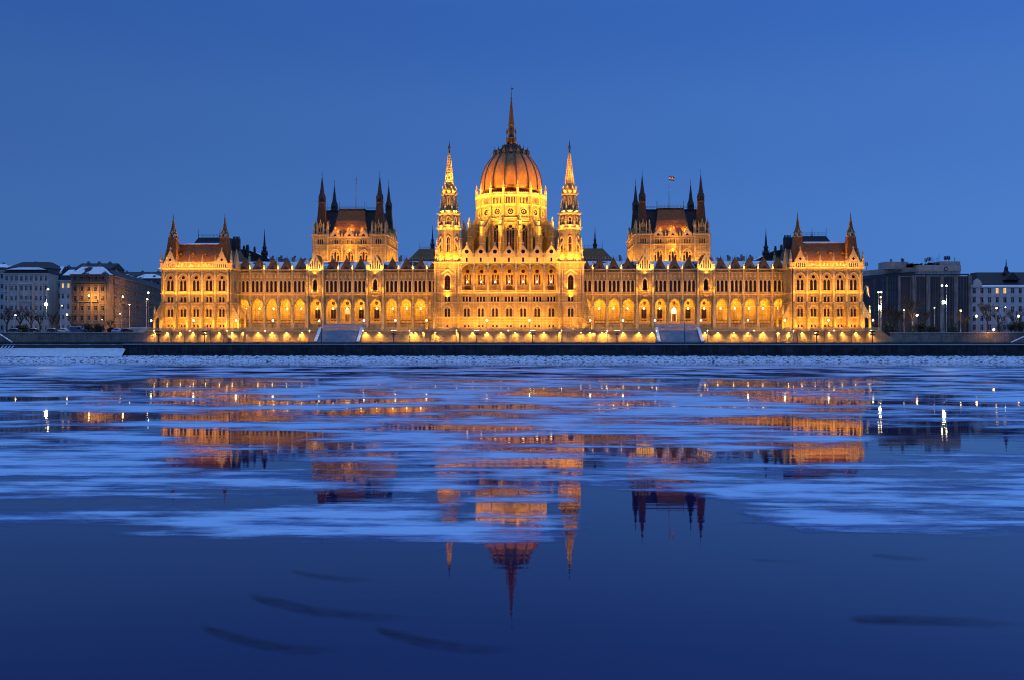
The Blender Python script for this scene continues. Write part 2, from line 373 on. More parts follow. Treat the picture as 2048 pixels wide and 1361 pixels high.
    for i in range(4):
        b = MB(Mx); t = .52; zz = z(536)+(ZZ(489, 5.6)-z(536))*t; yy = .9+4.7*t; xx = (i-1.5)*sp*.95
        b.box(xx-.42, xx+.42, yy-.35, yy+1, zz-.1, zz+.55, 1); b.prism_xz([(xx-.6, zz+.55), (xx, zz+1.25), (xx+.6, zz+.55)], yy-.5, yy+1.2, 0)
        b.obj('roof_dormer', ['tile', 'slate'], P)
    b = MB(Mx); zr = ZZ(489, 5.6); b.box(-8.9, 8.9, 5.3, 24.3, zr, zr+.25, 1); b.frus((-8.5, 8.5, 5.6, 24), zr+.25, (-5.5, 5, 9, 20), zr+1.1, 0)
    b.frus((-8, 3.2*1.9, 12, 23), zr+.5, (-7.6, 4.2, 13.5, 21), ZZ(474, 13.5), 2); b.obj('roof_cap', ['snow', 'tile', 'slate'], P)
    b = MB(Mx); zr2 = ZZ(474, 13.5)
    for k in range(9): b.tube((-7.6+k*1.475, 13.6, zr2), (-7.6+k*1.475, 13.6, zr2+1.35), .045, n=4)
    for hh in (.7, 1.3): b.tube((-7.6, 13.6, zr2+hh), (4.2, 13.6, zr2+hh), .05, n=4)
    b.tube((4.3, 13.6, zr2), (4.3, 13.6, zr2+3.2), .07, n=4); b.tube((-7.7, 13.6, zr2), (-7.7, 13.6, zr2+2), .06, n=4)
    b.obj('roof_railing', ['iron'], P)
    b = MB(Mx)
    for k in range(5): b.box(-11.2+k*.55-.16, -11.2+k*.55+.16, 15, 15.5, ZZ(489, 14), ZZ(471.5, 14))
    b.box(-11.6, -8.6, 14.6, 15.9, ZZ(500, 14), ZZ(476, 14)); b.obj('chimney', ['iron'], P)
    for sx, yy in ((-1, 3), (1, 3)):
        b = MB(Mx @ T(sx*9.85, yy)); k = 0 if yy < 9 else 0
        g = lambda y: ZZ(y, 3)
        b.ring(0, 0, [(2.9, g(522)), (2.65, g(503)), (1.95, g(476)), (2.15, g(475.5)), (2.15, g(474)), (1.75, g(473.8))], 4, pi/4, 0)
        for a in range(4):
            for q in (-.8, .8): b.box(*( (q*1.0-.17, q*1.0+.17, -1.2, -.9) if a == 0 else (q-.17, q+.17, .9, 1.2) if a == 1 else (-1.2, -.9, q-.17, q+.17) if a == 2 else (.9, 1.2, q-.17, q+.17)), g(474), g(467.5), 1)
        b.ring(0, 0, [(1.7, g(467.5)), (1.15, g(464)), (.72, g(456)), (.36, g(444)), (.10, g(432))], 8, pi/8, 0)
        for a in range(4):
            x, y = 1.0*cos(a*pi/2), 1.0*sin(a*pi/2); b.ring(x, y, [(.45, g(468)), (.5, g(466)), (.04, g(460))], 4, pi/4+a*pi/2, 1)
        for kq in range(7):
            zz = 463-kq*4; rr = 1.05-.135*kq
            for a in range(4): b.box(rr*cos(a*pi/2+pi/4)-.08, rr*cos(a*pi/2+pi/4)+.08, rr*sin(a*pi/2+pi/4)-.08, rr*sin(a*pi/2+pi/4)+.08, g(zz), g(zz)+.3, 1)
        b.tube((0, 0, g(433)), (0, 0, g(426)), .09, .04, 4, 2); b.ball((0, 0, g(431)), .2, 5, 3, 2)
        b.obj('turret_spire', ['tile', 'stone_trim', 'iron'], P)
    # flying buttresses at the corners
    for sx, ln in ((1, 3.0), (-1, 3.0)):
        for yy in ((.1, 8) if sx < 0 else (.1, 12)):
            b = MB(Mx @ T(sx*HW, yy) @ SX(sx))
            o = [(0, zb), (0, z(604)), (.6, z(609)), (1.5, z(620)), (2.3, z(628)), (3.0, z(629)), (3.1, zb)]
            b.panel(o, [arch(1.55, zb+.3, z(640), 1.5, 1.1, 4)], 1.0, 0, back=True)
            pinnacle(b, 2.7, .5, z(630), z(611), .4, 1); b.obj('flying_buttress', ['stone', 'stone_trim'], P)
    b = MB(Mx); b.tube((-HW+.6, -.35, zb), (-HW+.6, -.35, z(537)), .13, n=6); b.obj('downpipe', ['iron'], P)
    # floodlights
    x0, x1 = sorted((CXp-s*HW, CXp+s*HW))
    for k in range(5):
        xx = CXp+(k-2)*sp
        area(xx, -2.6, TZ+.25, 2.6, .3, (0, .35, 1), 130*KL)
    strip(x0, x1, -5.4, TZ+.5, (0, .8, 1), 185*KL)
    strip(x0, x1, -2.6, z(589), (0, .5, 1), 85*KL)
    strip(x0+4, x1-4, .4, z(535), (0, .3, 1), 420*KL, col=(1, .36, .04))
    strip(x0, x1, -2.0, z(538), (0, .6, 1), 52*KL, depth=.2)
    for sx in (-1, 1): area(CXp+sx*(HW+2.3), -1.5, TZ+.5, 1, .6, (-sx*.5, .5, 1), 420*KL); area(CXp+sx*(HW+2.5), 5, TZ+1, 1, 5, (-sx*.6, 0, 1), 800*KL)
    return P
for s in (-1, 1): pavilion(s)
# ---------------------------------------------------------------- wings
YW = 9.7; zw = lambda y, Y=YW: ZZ(y, Y)
REG = [536.5, 508.2, 479.6, 451.5, 423.0, 358.2, 329.7, 301.3, 237.0, 208.6, 180.0, 151.5]; POR = [390.5, 269.5]; KW = F/(330+YW)
ZAF = zw(648)   # arcade floor
LANT = []
def wing(s):
    Mx = T(0, YW) @ SX(s); bw = 5.45
    b = MB(Mx); z = zw
    ins = []; H = {}
    def bay(c, w, porch):
        x0, x1 = c-w/2, c+w/2
        up = [arch(dx, z(584), z(564.5), .95, .62) for dx in (-1.61, 0, 1.61)]
        dots = [circ(dx, z(542.6), .24, 6) for dx in [(k-3)*.72 for k in range(7)]]
        if porch: up = []; dots = []
        H['u'] = [arch(dx, z(584), z(564.5), .95, .62) for dx in (-1.61, 0, 1.61)]
        sh = lambda hs: [[(x+c, q) for x, q in h] for h in hs]
        b.panel([(x0, z(590.5)), (x0, z(539.3)), (x1, z(539.3)), (x1, z(590.5))], sh(up+dots), .55)
        aw = 4.35; b.panel([(x0, ZAF), (x0, z(590.5)), (x1, z(590.5)), (x1, ZAF)], sh([arch(0, ZAF+.02, z(612.5), aw, 2.75, 7)]), 1.0)
        b.band([(x+c, q) for x, q in arch_line(0, z(612.5), aw, 2.75)], [(x+c, q) for x, q in arch_line(0, z(612.5), aw+.5, 3.1)], -.22, 0, 1)
        b.panel([(x0, TZ), (x0, ZAF), (x1, ZAF), (x1, TZ)], [], .5)
        if not porch:
            for dx in (-1.61, 0, 1.61):
                b.band([(x+c+dx, q) for x, q in arch_line(0, z(564.5), 1.05, .68, 4)], [(x+c+dx, q) for x, q in arch_line(0, z(564.5), 1.35, .95, 4)], -.15, 0, 1)
                b.prism_xz([(c+dx-.5, z(556)), (c+dx, z(549)), (c+dx+.5, z(556)), (c+dx, z(554.5))], -.14, 0, 1); b.box(c+dx-.05, c+dx+.05, -.12, 0, z(558), z(547), 1)
            for dx in (-.8, .8, -2.3, 2.3): b.box(c+dx-.14, c+dx+.14, -.2, 0, z(584), z(561), 1)
            rail_wall(b, x0+.35, x1-.35, z(589.4), z(585.2), -.45, -.25, .42, .18, 1)
            b.box(x0, x1, -.5, 0, z(590.4), z(589.4), 1)
        b.box(x0, x1, -.35, 0, z(546.2), z(545.2), 1); b.box(x0, x1, -.6, .2, z(540.2), z(538.8), 1)
    for u in REG:
        c = u/KW; bay(c, bw if u < 536 else bw+.6, False)
    for u in POR: bay(u/KW, 6.45, True)
    # end wall and arcade gallery
    xa, xb = 148.0/KW-2.6, 541.0/KW+3
    b.box(xa, xb, 5.2, 5.6, TZ, z(538.8)); b.box(xa, xb, 1.0, 5.2, ZAF-.4, ZAF-.02); b.box(xa, xb, .6, 5.2, z(594), z(592.5)); b.box(xa, xb, 5.0, 5.2, z(613.5), z(612.6), 1)
    b.box(xa, xb, 4.4, 5.2, ZAF, z(642.5), 1)
    for i in range(len(REG)):   # transverse ribs of the vault
        c = REG[i]/KW+bw/2; b.panel; M0 = b.M; b.M = Mx @ T(c+.15, .95) @ RZ(pi/2)
        b.panel([(0, z(613)), (0, z(594)), (4.2, z(594)), (4.2, z(613))], [arch(2.1, z(613)+.01, z(611), 4.0, 2.1, 5)], .3, back=True); b.M = M0
    P = b.obj('wing', ['stone', 'stone_trim'], PB)
    for u in REG: window(P, Mx @ T(u/KW), H['u'], .5, 'wingu')
    # piers between the bays with their upper shafts
    xs = []
    for grp in ([536.5, 508.2, 479.6, 451.5, 423.0], [358.2, 329.7, 301.3], [237.0, 208.6, 180.0, 151.5]):
        for i in range(len(grp)-1): xs.append((grp[i]+grp[i+1])/2/KW)
    for c in xs:
        b = MB(Mx)
        b.ring(c, -.1, [(.62, TZ), (.62, z(646)), (.5, z(645)), (.48, z(616)), (.66, z(614.5)), (.66, z(612.5)), (.3, z(611)), (.3, z(601)), (.52, z(597)), (.55, z(594)), (.28, z(591)), (.25, z(545)), (.42, z(543)), (.42, z(538.5))], 8, pi/8)
        pinnacle(b, c, -.1, z(538.8), z(521), .34, crock=False); b.obj('pier', ['stone_trim'], P)
    # porch bays: projecting front with twin buttress shafts, hooded window, tall gable
    for u in POR:
        c = u/KW; Mp = Mx @ T(c)
        b = MB(Mp)
        wh = arch(0, z(584), z(565), 1.55, 1.2)
        b.panel([(-2.45, z(590.5)), (-2.45, z(539.5)), (2.45, z(539.5)), (2.45, z(590.5))], [[(x, q) for x, q in wh]], .4); 
        b.M = Mp @ T(0, -.7)
        b.panel([(-2.5, z(590.5)), (-2.5, z(539.5)), (2.5, z(539.5)), (2.5, z(590.5))], [wh], .7)
        b.band(arch_line(0, z(565), 1.7, 1.3), arch_line(0, z(565), 2.3, 2.1), -.28, 0, 1); b.box(-1.15, -.85, -.28, 0, z(584), z(565), 1); b.box(.85, 1.15, -.28, 0, z(584), z(565), 1)
        b.box(-1.5, 1.5, -.8, 0, z(586.4), z(585), 1); rail_wall(b, -1.4, 1.4, z(585), z(581.5), -.75, -.6, .35, .12, 1)
        b.prism_xz([(-1.3, z(590.5)), (-.4, z(594.5)), (.4, z(594.5)), (1.3, z(590.5))], -.5, .6, 1)
        b.box(-2.6, 2.6, -.3, .7, z(541), z(538.6), 1); b.box(-2.6, 2.6, -.2, .7, z(546.5), z(545.3), 1); b.box(-2.5, 2.5, -.25, 0, z(591.3), z(590), 1)
        b.obj('porch_front', ['stone', 'stone_trim'], P)
        window(P, Mp @ T(0, -.6), [wh], .6, 'porchw', glass='glass_warm')
        gh = [arch(dx, z(538), zt, .42, .45, 3) for dx, zt in ((-1.75, z(530)), (-.85, z(523)), (0, z(517)), (.85, z(523)), (1.75, z(530)))]
        gable(P, Mp @ T(0, -.75), 5.5, z(539.2), z(536.5), z(507.5), gh, nc=10)
        b = MB(Mp); b.add([(-2.7, 0, z(536)), (2.7, 0, z(536)), (0, 0, z(508.5)), (-2.7, 9, z(536)), (2.7, 9, z(536)), (0, 9, z(508.5))], [(0, 2, 5, 3), (1, 4, 5, 2), (3, 5, 4)]); b.obj('porch_roof', ['tile'], P)
        for sx in (-1, 1):
            b = MB(Mp)
            b.box(sx*3.05-.5, sx*3.05+.5, -1.5, .2, TZ, z(613)); b.box(sx*3.05-.42, sx*3.05+.42, -1.2, .2, z(613), z(592)); b.box(sx*3.05-.3, sx*3.05+.3, -1.0, .2, z(592), z(543))
            b.ring(sx*3.05, -1.1, [(.5, z(612)), (.62, z(606)), (.3, z(604)), (.05, z(598))], 4, pi/4)
            for yy in (600, 575, 552): b.ring(sx*3.05, -1.05, [(.2, z(yy+8)), (.5, z(yy+4)), (.55, z(yy)), (.12, z(yy-5))], 4, pi/4)
            pinnacle(b, sx*3.05, -.7, z(543), z(514), .42); b.obj('buttress', ['stone_trim'], P)
        [area(s*c+q*2.35, YW-1.75, z(540.5), .5, .25, (-q*.25, .5, 1), 190*KL, col=(1, .5, .10)) for q in (-1, 1)]; area(s*c, YW-2.8, z(541), 4.5, .25, (0, .8, 1), 260*KL, col=(1, .5, .10))
        for sx in (-1, 1):
            spot(s*c+sx*1.35, YW-1.7, z(584.5), (-sx*.12, .25, 1), 1500*KL, 80); 
            spot(s*c+sx*2.4, YW-2.3, z(591), (0, .2, 1), 1100*KL, 90)
    # dormers: small steep tiled pyramids, their pointed fronts over each bay
    for u in REG:
        c = u/KW; b = MB(Mx @ T(c))
        b.add([(-2.2, .5, z(538.6)), (2.2, .5, z(538.6)), (2.2, 6, z(538.6)), (-2.2, 6, z(538.6)), (0, 2.6, z(514, YW+2.6))], [(0, 1, 4), (1, 2, 4), (2, 3, 4), (3, 0, 4), (0, 3, 2, 1)])
        b.add([(-1.3, .46, z(538.5)), (1.3, .46, z(538.5)), (0, 1.1, z(531))], [(0, 1, 2)], 1)  # shade low on the dormer front, put in as a dark triangle
        b.tube((0, 2.6, z(515, YW+2.6)), (0, 2.6, z(510.5, YW+2.6)), .1, .03, 4, 2)
        b.obj('roof_dormer', ['tile', 'slate', 'iron'], P)
    for c in xs: area(s*c, YW-.3, z(538.2), 1.1, .3, (0, .55, 1), 330*KL, (1, .38, .04), 170)
    # main roof behind, with valley snow
    b = MB(Mx); b.prism_yz([(1.0, z(539)), (5.0, z(524, YW+5)), (7, z(523, YW+7)), (7.2, z(524, YW+7)), (7.2, TZ), (5.6, TZ), (5.6, z(540))], xa, xb); b.obj('roof', ['slate_snow'], P)
    b = MB(Mx); zr = z(523.5, YW+6)
    b.tube((xa, 6.5, zr+.9), (xb, 6.5, zr+.9), .05, n=4)
    for k in range(int((xb-xa)/2)): b.tube((xa+k*2, 6.5, zr-.3), (xa+k*2, 6.5, zr+.9), .05, n=4)
    for k in (398, 410, 433, 446, 452, 468, 480, 500, 216, 226):
        x = k/KW; b.tube((x, 7, zr), (x, 7, zr+2.2+.9*sin(k)), .06, .03, 4); b.ball((x, 7, zr+1.6), .14, 5, 3)
    b.obj('roof_railing', ['iron'], P)
    for k in (405, 421, 442, 462, 470, 488, 222):
        x = k/KW+.4; b = MB(Mx); w = .5+.25*abs(sin(k*3)); h = 1.6+1.2*abs(sin(k))
        b.box(x-w, x+w, 6, 7.1, zr-.4, zr+h*.7); 
        for q in (-.5, 0, .5): b.ring(x+q*w, 8.7, [(.16, zr+h*.7), (.13, zr+h), (.2, zr+h+.05)], 6)
        b.obj('chimney', ['stone_weathered'], P)
    # openings in the back wall of the arcade
    yb = 5.2-.06
    for u in POR+[358.2, 329.7, 301.3]:
        c = u/KW; door = u == 329.7; M2 = Mx @ T(c, yb)
        if door:
            b = MB(M2); b.add([(x, -.02, q) for x, q in arch(.35, ZAF, z(622), 2.0, 1.3)], [tuple(range(13))], 0)
            b.box(-.55, 1.25, -.1, -.03, ZAF+.02, z(628), 1)
            for q in (-.2, .35, .9): b.box(q-.05, q+.05, -.13, -.1, ZAF+.02, z(628), 2)
            b.box(-.65, 1.35, -.16, -.02, z(628.4), z(627.2), 2); b.obj('door', ['room_bright' if s > 0 else 'room_glow', 'wood', 'stone_trim'], P)
        else:
            hs = [arch(.35+dx, z(636.6), z(622), .8, .6) for dx in (-.5, .5)]
            hs += [rect(.35+dx, z(646.5), z(641), .7) for dx in (-.55, .55)]
            window(P, M2, hs, -.01, 'arcw%d' % (s > 0 and u == 301.3), glass='room_bright' if (s < 0 and False) or (s > 0 and u == 358.2) else 'glass_warm', name='window')
        b = MB(M2); b.prism_xz([(x*1.0+.35, q) for x, q in circ(0, z(606), .68, 10)], -.06, 0); b.obj('rose_window', ['glass_warm'], P)
    # bench rail between columns
    for u in REG[:5]+REG[8:]:
        b = MB(Mx @ T(u/KW)); rail_wall(b, -2.1, 2.1, ZAF, z(640.5), 1.2, 1.35, .5, .1); b.obj('arcade_railing', ['wood'], P)
    # steps up to the arcade in front of the three middle bays
    b = MB(Mx)
    x0, x1 = 287/KW, 372.5/KW; n = 10
    for k in range(n): b.box(x0, x1, -.7-(n-k)*.42, -.66-(n-k-1)*.42 if k < n-1 else -.0, TZ, TZ+(ZAF-TZ)*(k+1)/n)
    b.obj('steps', ['step_stone'], P)
    for u in REG+POR:
        if u > 150: LANT.append((s*u/KW, YW+3.0, z(617.5, YW+3)))
    # wall light: added strip floating before the upper storey, then floods on the terrace
    strip(s*xa, s*xb, YW-3.0, z(592), (0, .5, 1), 27*KL)
    strip(s*xa, s*(284/KW), -5.3, TZ+.3, (0, .9, .8), 90*KL); strip(s*(376/KW), s*xb, -5.3, TZ+.3, (0, .9, .8), 90*KL); strip(s*(284/KW), s*(376/KW), -5.3, TZ+.3, (0, .9, .9), 18*KL)
    return P
for s in (-1, 1): wing(s)
# ---------------------------------------------------------------- central block
def central():
    z = lambda y: ZZ(y); sp = 28.2/5.364; HW = 18.36
    b = MB()
    H = {}
    H['loggia'] = [arch(0, z(580.4), z(545), 4.25, 2.75, 7)]
    H['m'] = [rect(dx, z(603.7), z(594), .66) for dx in (-1.15, 0, 1.15)]
    H['l'] = [arch(dx, z(634), z(620.5), .85, .65) for dx in (-.62, .62)]
    H['b'] = [rect(dx, z(654.7), z(650.9), .66) for dx in (-.7, .7)]
    H['lg'] = [arch(dx, z(568.5), z(550.5), .62, .5, 4) for dx in (-.97, 0, .97)]+[circ(0, z(541.5), .68)]
    for i in range(-3, 4):
        c = i*sp; x0, x1 = c-sp/2, c+sp/2
        sh = lambda hs: [[(x+c, q) for x, q in h] for h in hs]
        b.panel([(x0, TZ), (x0, z(526)), (x1, z(526)), (x1, TZ)], sh(H['loggia']+H['m']+H['l']+H['b']), .6)
        b.band([(x+c, q) for x, q in arch_line(0, z(545), 4.25, 2.75)], [(x+c, q) for x, q in arch_line(0, z(545), 4.85, 3.15)], -.3, 0, 1)
        b.box(c-1.75, c+1.75, -.25, 0, z(591.2), z(590.2), 1)
        b.band([(x+c, q) for x, q in arch_line(0, z(620.5), 2.5, 1.35)], [(x+c, q) for x, q in arch_line(0, z(620.5), 2.95, 1.65)], -.22, 0, 1)
        for dx in (-.575, .575): b.box(c+dx-.13, c+dx+.13, -.14, 0, z(603.6), z(594.1), 1)
    for (y0, y1, pr) in ((587, 584.8, .55), (605.8, 604.3, .25), (635.5, 634.2, .22), (647, 646, .2), (526.5, 524.6, .55), (642, 641.4, .1)):
        b.box(-HW, HW, -pr, 0, z(y0), z(y1), 1)
    # loggia floor, back wall
    b.box(-HW, HW, .6, 5.2, z(583), z(581)); b.box(-HW, HW, .6, 5.2, z(528.5), z(527))
    M0 = b.M; b.M = T(0, 4.6)
    for i in range(-3, 4):
        c = i*sp; b.panel([(c-sp/2, z(581)), (c-sp/2, z(528)), (c+sp/2, z(528)), (c+sp/2, z(581))], [[(x+c, q) for x, q in h] for h in H['lg']], .3)
    b.M = M0
    for i in range(-2, 4): # loggia cross walls (upper part)
        b.M = T((i-.5)*sp+.15, .6) @ RZ(pi/2); b.panel([(0, z(546)), (0, z(528.5)), (4, z(528.5)), (4, z(546))], [arch(2, z(546)+.01, z(543), 3.8, 2.2, 5)], .3, back=True)
    b.M = M0
    # body behind
    b.box(-HW, HW, 5.2, 5.6, TZ, z(526)); b.box(-27, 27, 10, 62, TZ, z(523)); b.box(-HW, HW, .5, 12, z(525.5), z(524.8))
    P = b.obj('central_block', ['stone', 'stone_trim'], PB)
    for i in range(-3, 4):
        c = i*sp
        window(P, T(c), H['m'], .5, 'cenm', cross=False); [window(P, T(c), [h_], .5, 'cenb%d' % n_, name='basement_window', cross=False) for n_, h_ in enumerate(H['b'])]
        lit = i > -3
        window(P, T(c), H['l'], .5, 'cenl%d' % lit, glass='glass_warm' if lit else 'glass')
        window(P, T(c, 4.6), H['lg'], .25, 'cenlg', glass='glass_warm', cross=False)
        if i in (-3, 0, 3):
            b = MB(T(c, 4.5)); b.box(-1.2, 1.2, -.1, .05, z(580.9), z(570.5)); 
            for q in (-.6, 0, .6): b.box(q-.05, q+.05, -.14, -.1, z(580.9), z(570.5), 1)
            b.obj('door', ['wood', 'iron'], P)
        gh = [circ(0, z(503.5), .78), rect(0, z(524), z(515.5), .72)]
        gable(P, T(c, -.35), 4.5, z(524.8), z(510), z(492.2), gh, nc=7)
        b = MB(T(c, -.38))
        for q in (-1.8, -1.2, -.75, .75, 1.2, 1.8): b.box(q-.1, q+.1, -.08, .02, z(524), z(514)); b.add([(q-.2, -.06, z(514)), (q+.2, -.06, z(514)), (q, -.06, z(511))], [(0, 1, 2)])
        b.obj('blind_arcade', ['stone_trim'], P)
        if lit:
            b = MB(T(c, .8)); b.ball((.15*(i % 3-1)+.3, 0, z(625)), .28, 6, 4); b.box(-1, 1, .1, .12, z(633), z(628), 1); b.obj('chandelier', ['lantern_glow', 'room_glow'], P)
    for i in range(-3, 5):
        c = (i-.5)*sp; b = MB()
        if abs(c) < HW+.3:
            cc = max(-HW+.4, min(HW-.4, c))
            b.ring(cc, -.15, [(.55, z(584.8)), (.55, z(581)), (.42, z(580)), (.4, z(548)), (.58, z(546)), (.58, z(544)), (.3, z(543)), (.3, z(530)), (.3, z(525))], 8, pi/8)
            b.ring(cc, -.4, [(.15, z(538)), (.42, z(536)), (.36, z(530)), (.5, z(529)), (.1, z(525.5))], 6)
            pinnacle(b, cc, -.35, z(524.8), z(503), .4); b.obj('pier', ['stone_trim'], P)
    b = MB(); rail_wall(b, -HW, HW, z(585), z(580.6), -.4, -.15, .42, .17); b.obj('balcony_balustrade', ['stone_trim'], P)
    strip(-HW, HW, -5.4, TZ+.5, (0, .8, 1), 210*KL); strip(-HW, HW, -2.6, z(589), (0, .5, 1), 60*KL, depth=.2)
    strip(-HW, HW, -2.2, z(528), (0, .5, 1), 58*KL, depth=.2)
    for i in range(-3, 4): LANT.append((i*sp, 2.6, z(563.3)))
    # roofs of the side halls next to the dome
    for s in (-1, 1):
        Mx = SX(s); Y0 = 24; q = lambda y: ZZ(y, Y0)
        b = MB(Mx); b.box(15, UX(204, Y0), Y0-4, Y0+22, TZ, q(521)); b.obj('hall', ['stone_weathered'], P)
        b = MB(Mx); b.frus((15, UX(204, Y0)+.4, Y0-.5, Y0+22), q(521), (15, UX(186, Y0), Y0+5, Y0+16), ZZ(497.5, Y0+5)); b.obj('roof', ['tile'], P)
        b = MB(Mx)
        for k in range(14):
            x = UX(204, Y0)-.4-k*.95*1.35; pinnacle(b, x, Y0-.7, q(521.5), q(513.5), .26, crock=False)
        rail_wall(b, UX(125, Y0), UX(204, Y0), q(521.8), q(518), Y0-.8, Y0-.6, .5, .2); b.obj('parapet', ['stone_trim'], P)
        b = MB(Mx)
        zr = ZZ(497.5, Y0+5)
        for hh in (.6, 1.2): b.tube((15, Y0+6, zr+hh), (UX(186, Y0), Y0+6, zr+hh), .05, n=4)
        for k in range(12): b.tube((17+k*1.6, Y0+6, zr), (17+k*1.6, Y0+6, zr+1.2), .05, n=4)
        b.tube((UX(186, Y0), Y0+6, zr), (UX(186, Y0), Y0+6, zr+2.6), .06, n=4); b.obj('roof_railing', ['iron'], P)
    return P
CB = central()
# ---------------------------------------------------------------- twin central towers
def ctower(s):
    z0_ = lambda y: ZZ(y)
    Mx = SX(s); xA, xB = 18.36, 27.96; xc = 22.95; w = xB-xA
    b = MB(Mx @ T(0, -.9)); z = lambda y: ZZ(y, -.9)
    H = {'w': [arch(xc, z(580), z(557.5), 2.0, 1.3, 5)], 'm': [rect(xc+d, z(603.7), z(594), .8) for d in (-.62, .62)], 'l': [arch(xc+d, z(634), z(620.5), .85, .65) for d in (-.6, .6)], 'b': [rect(xc, z(654.7), z(650.9), .7)]}
    b.panel([(xA, TZ), (xA, z(524)), (xB, z(524)), (xB, TZ)], H['w']+H['m']+H['l']+H['b'], .6)
    b.box(xA-.01, xA+.4, .6, 12, z(585), z(524)); 
    for sx, xx in ((0, xA), (1, xB)):
        b.M = Mx @ T(xx, -.9) @ RZ(pi/2)
        hs = [arch(5.5, z(580), z(557.5), 1.8, 1.3), rect(5.5, z(603.7), z(594), 1.2), arch(5.5, z(634), z(620.5), 1.2, .8)] if sx else []
        b.panel([(0, TZ), (0, z(524)), (11.5, z(524)), (11.5, TZ)], hs, .4 if sx else -.4)
        for y0, y1, pr in ((587, 585.4, .4), (605.8, 604.3, .25), (526, 523.8, .6)):
            if sx: b.box(0, 11.5, -pr, 0, z(y0), z(y1), 1)
    b.M = Mx @ T(0, -.9)
    for (y0, y1, pr) in ((587, 585.4, .4), (605.8, 604.3, .25), (635.5, 634.2, .22), (647, 646, .2), (526, 523.8, .6), (540, 539, .15)):
        b.box(xA-pr, xB+pr, -pr, 0, z(y0), z(y1), 1)
    b.band(arch_line(xc, z(557.5), 2.2, 1.5), arch_line(xc, z(557.5), 2.9, 2.3), -.3, 0, 1); b.box(xc-1.5, xc-1.1, -.3, 0, z(580), z(557), 1); b.box(xc+1.1, xc+1.5, -.3, 0, z(580), z(557), 1)
    for q in (-1, 1): b.prism_xz([(xc, z(538)), (xc, z(541)), (xc+q*2.1, z(549.5)), (xc+q*2.4, z(547.5))], -.4, 0, 1); crockets(b, xc+q*2.3, z(547.5), xc, z(538), -.4, -.1, 6, .12, 1)
    b.box(xc-1.6, xc+1.6, -.7, 0, z(582), z(580.5), 1); rail_wall(b, xc-1.5, xc+1.5, z(585), z(581.5), -.65, -.5, .35, .14, 1)
    b.band(arch_line(xc, z(620.5), 2.4, 1.35), arch_line(xc, z(620.5), 2.9, 1.65), -.22, 0, 1)
    # blind tracery strips on the corners
    for xx in (xA+.6, xA+1.5, xB-1.5, xB-.6):
        b.box(xx-.13, xx+.13, -.25, 0, z(584), z(540), 1)
        for k in range(6): b.box(xx-.3, xx+.3, -.3, 0, z(578-k*7), z(577.2-k*7), 1)
    b.box(xA+.3, xB-.3, .3, 11.5, z(525), z(523.6))
    P = b.obj('central_tower', ['stone', 'stone_trim'], PB)
    MM = Mx @ T(0, -.9)
    for k, g in (('w', 'glass_warm'), ('m', 'glass'), ('l', 'glass'), ('b', 'glass')): window(P, MM, H[k], .5, 'ctow'+k, glass=g, name='window' if k != 'b' else 'basement_window')
    # octagonal shaft
    cx, cy = 22.75, 4.6; zo = lambda y: ZZ(y, cy-3)
    b = MB(Mx); rot = pi/8; q = 1/cos(pi/8)
    def stage(r0, ya, r1, yb2, bal=True):
        b.ring(cx, cy, [(r0*q, zo(ya)), (r1*q, zo(yb2))], 8, rot)
    rail = []
    stage(4.05, 526, 3.85, 456); stage(3.45, 457, 3.2, 426); stage(2.5, 427, 2.3, 386); stage(2.15, 388, 2.0, 372)
    for (r, ya, yb3) in ((4.3, 458, 455), (4.2, 424+4, 425.5), (3.05, 388.5, 386), (4.1, 452, 450.5), (3.4, 421, 419.5)):
        b.ring(cx, cy, [(r*q*.92, zo(ya+1.5)), (r*q, zo(ya)), (r*q, zo(yb3))], 8, rot, 1)
    for k in range(8):   # gargoyles at each cornice
        a = rot+k*pi/4
        for r, y in ((4.35, 456.5), (4.2, 427), (3.0, 387)):
            ra, rb = r, r+.95; b.tube((cx+ra*cos(a), cy+ra*sin(a), zo(y)), (cx+rb*cos(a), cy+rb*sin(a), zo(y)+.2), .16, .09, 4, 1)
    U = b.obj('shaft', ['stone', 'stone_trim'], P)
    b = MB(Mx @ T(0, -.9)); rail_wall(b, xA+.9, xB-.9, z(523.6), z(513), -.3, 0, .75, .3); b.M = Mx @ T(xB, -.9) @ RZ(pi/2); rail_wall(b, .9, 11, z(523.6), z(513), 0, .3, .75, .3)
    b.obj('parapet', ['stone_trim'], P)
    for (r, ya, yb4, npn) in ((4.1, 456, 450, 5), (3.55, 427, 420.5, 4), (2.75, 386, 380, 3)):
        bal = MB(Mx)
        for k in range(8):
            bal.M = Mx @ T(cx, cy) @ RZ(k*pi/4) @ T(0, -r); hw = r*math.tan(pi/8); rail_wall(bal, -hw, hw, zo(ya), zo(yb4), 0, .2, .42, .18)
        bal.obj('gallery_balustrade', ['stone_trim'], P)
    # windows of the shaft
    for k in range(8):
        Mk = Mx @ T(cx, cy) @ RZ(k*pi/4)
        for (r, y0, y1, ww, hh) in ((3.98, 504, 474, 1.15, 1.0), (3.38, 449, 435, .8, .7), (2.45, 411, 394, .5, .4)):
            b = MB(Mk @ T(0, -r-.03))
            l = arch(0, zo(y0), zo(y1)-hh, ww, hh, 4); o2 = arch(0, zo(y0), zo(y1)-hh+.05, ww+.7, hh+.5, 4)
            b.band(l, o2, -.28, .1, 1); b.add([(x, .02, v) for x, v in l], [tuple(range(len(l)))], 0); b.box(-.05, .05, -.12, 0, zo(y0), zo(y1)-hh*.5, 1)
            b.box(-ww/2, ww/2, -.1, 0, zo(y0)+.5*(zo(y1)-zo(y0)), zo(y0)+.5*(zo(y1)-zo(y0))+.12, 1)
            b.obj('window', ['glass_warm', 'stone_trim'], P)
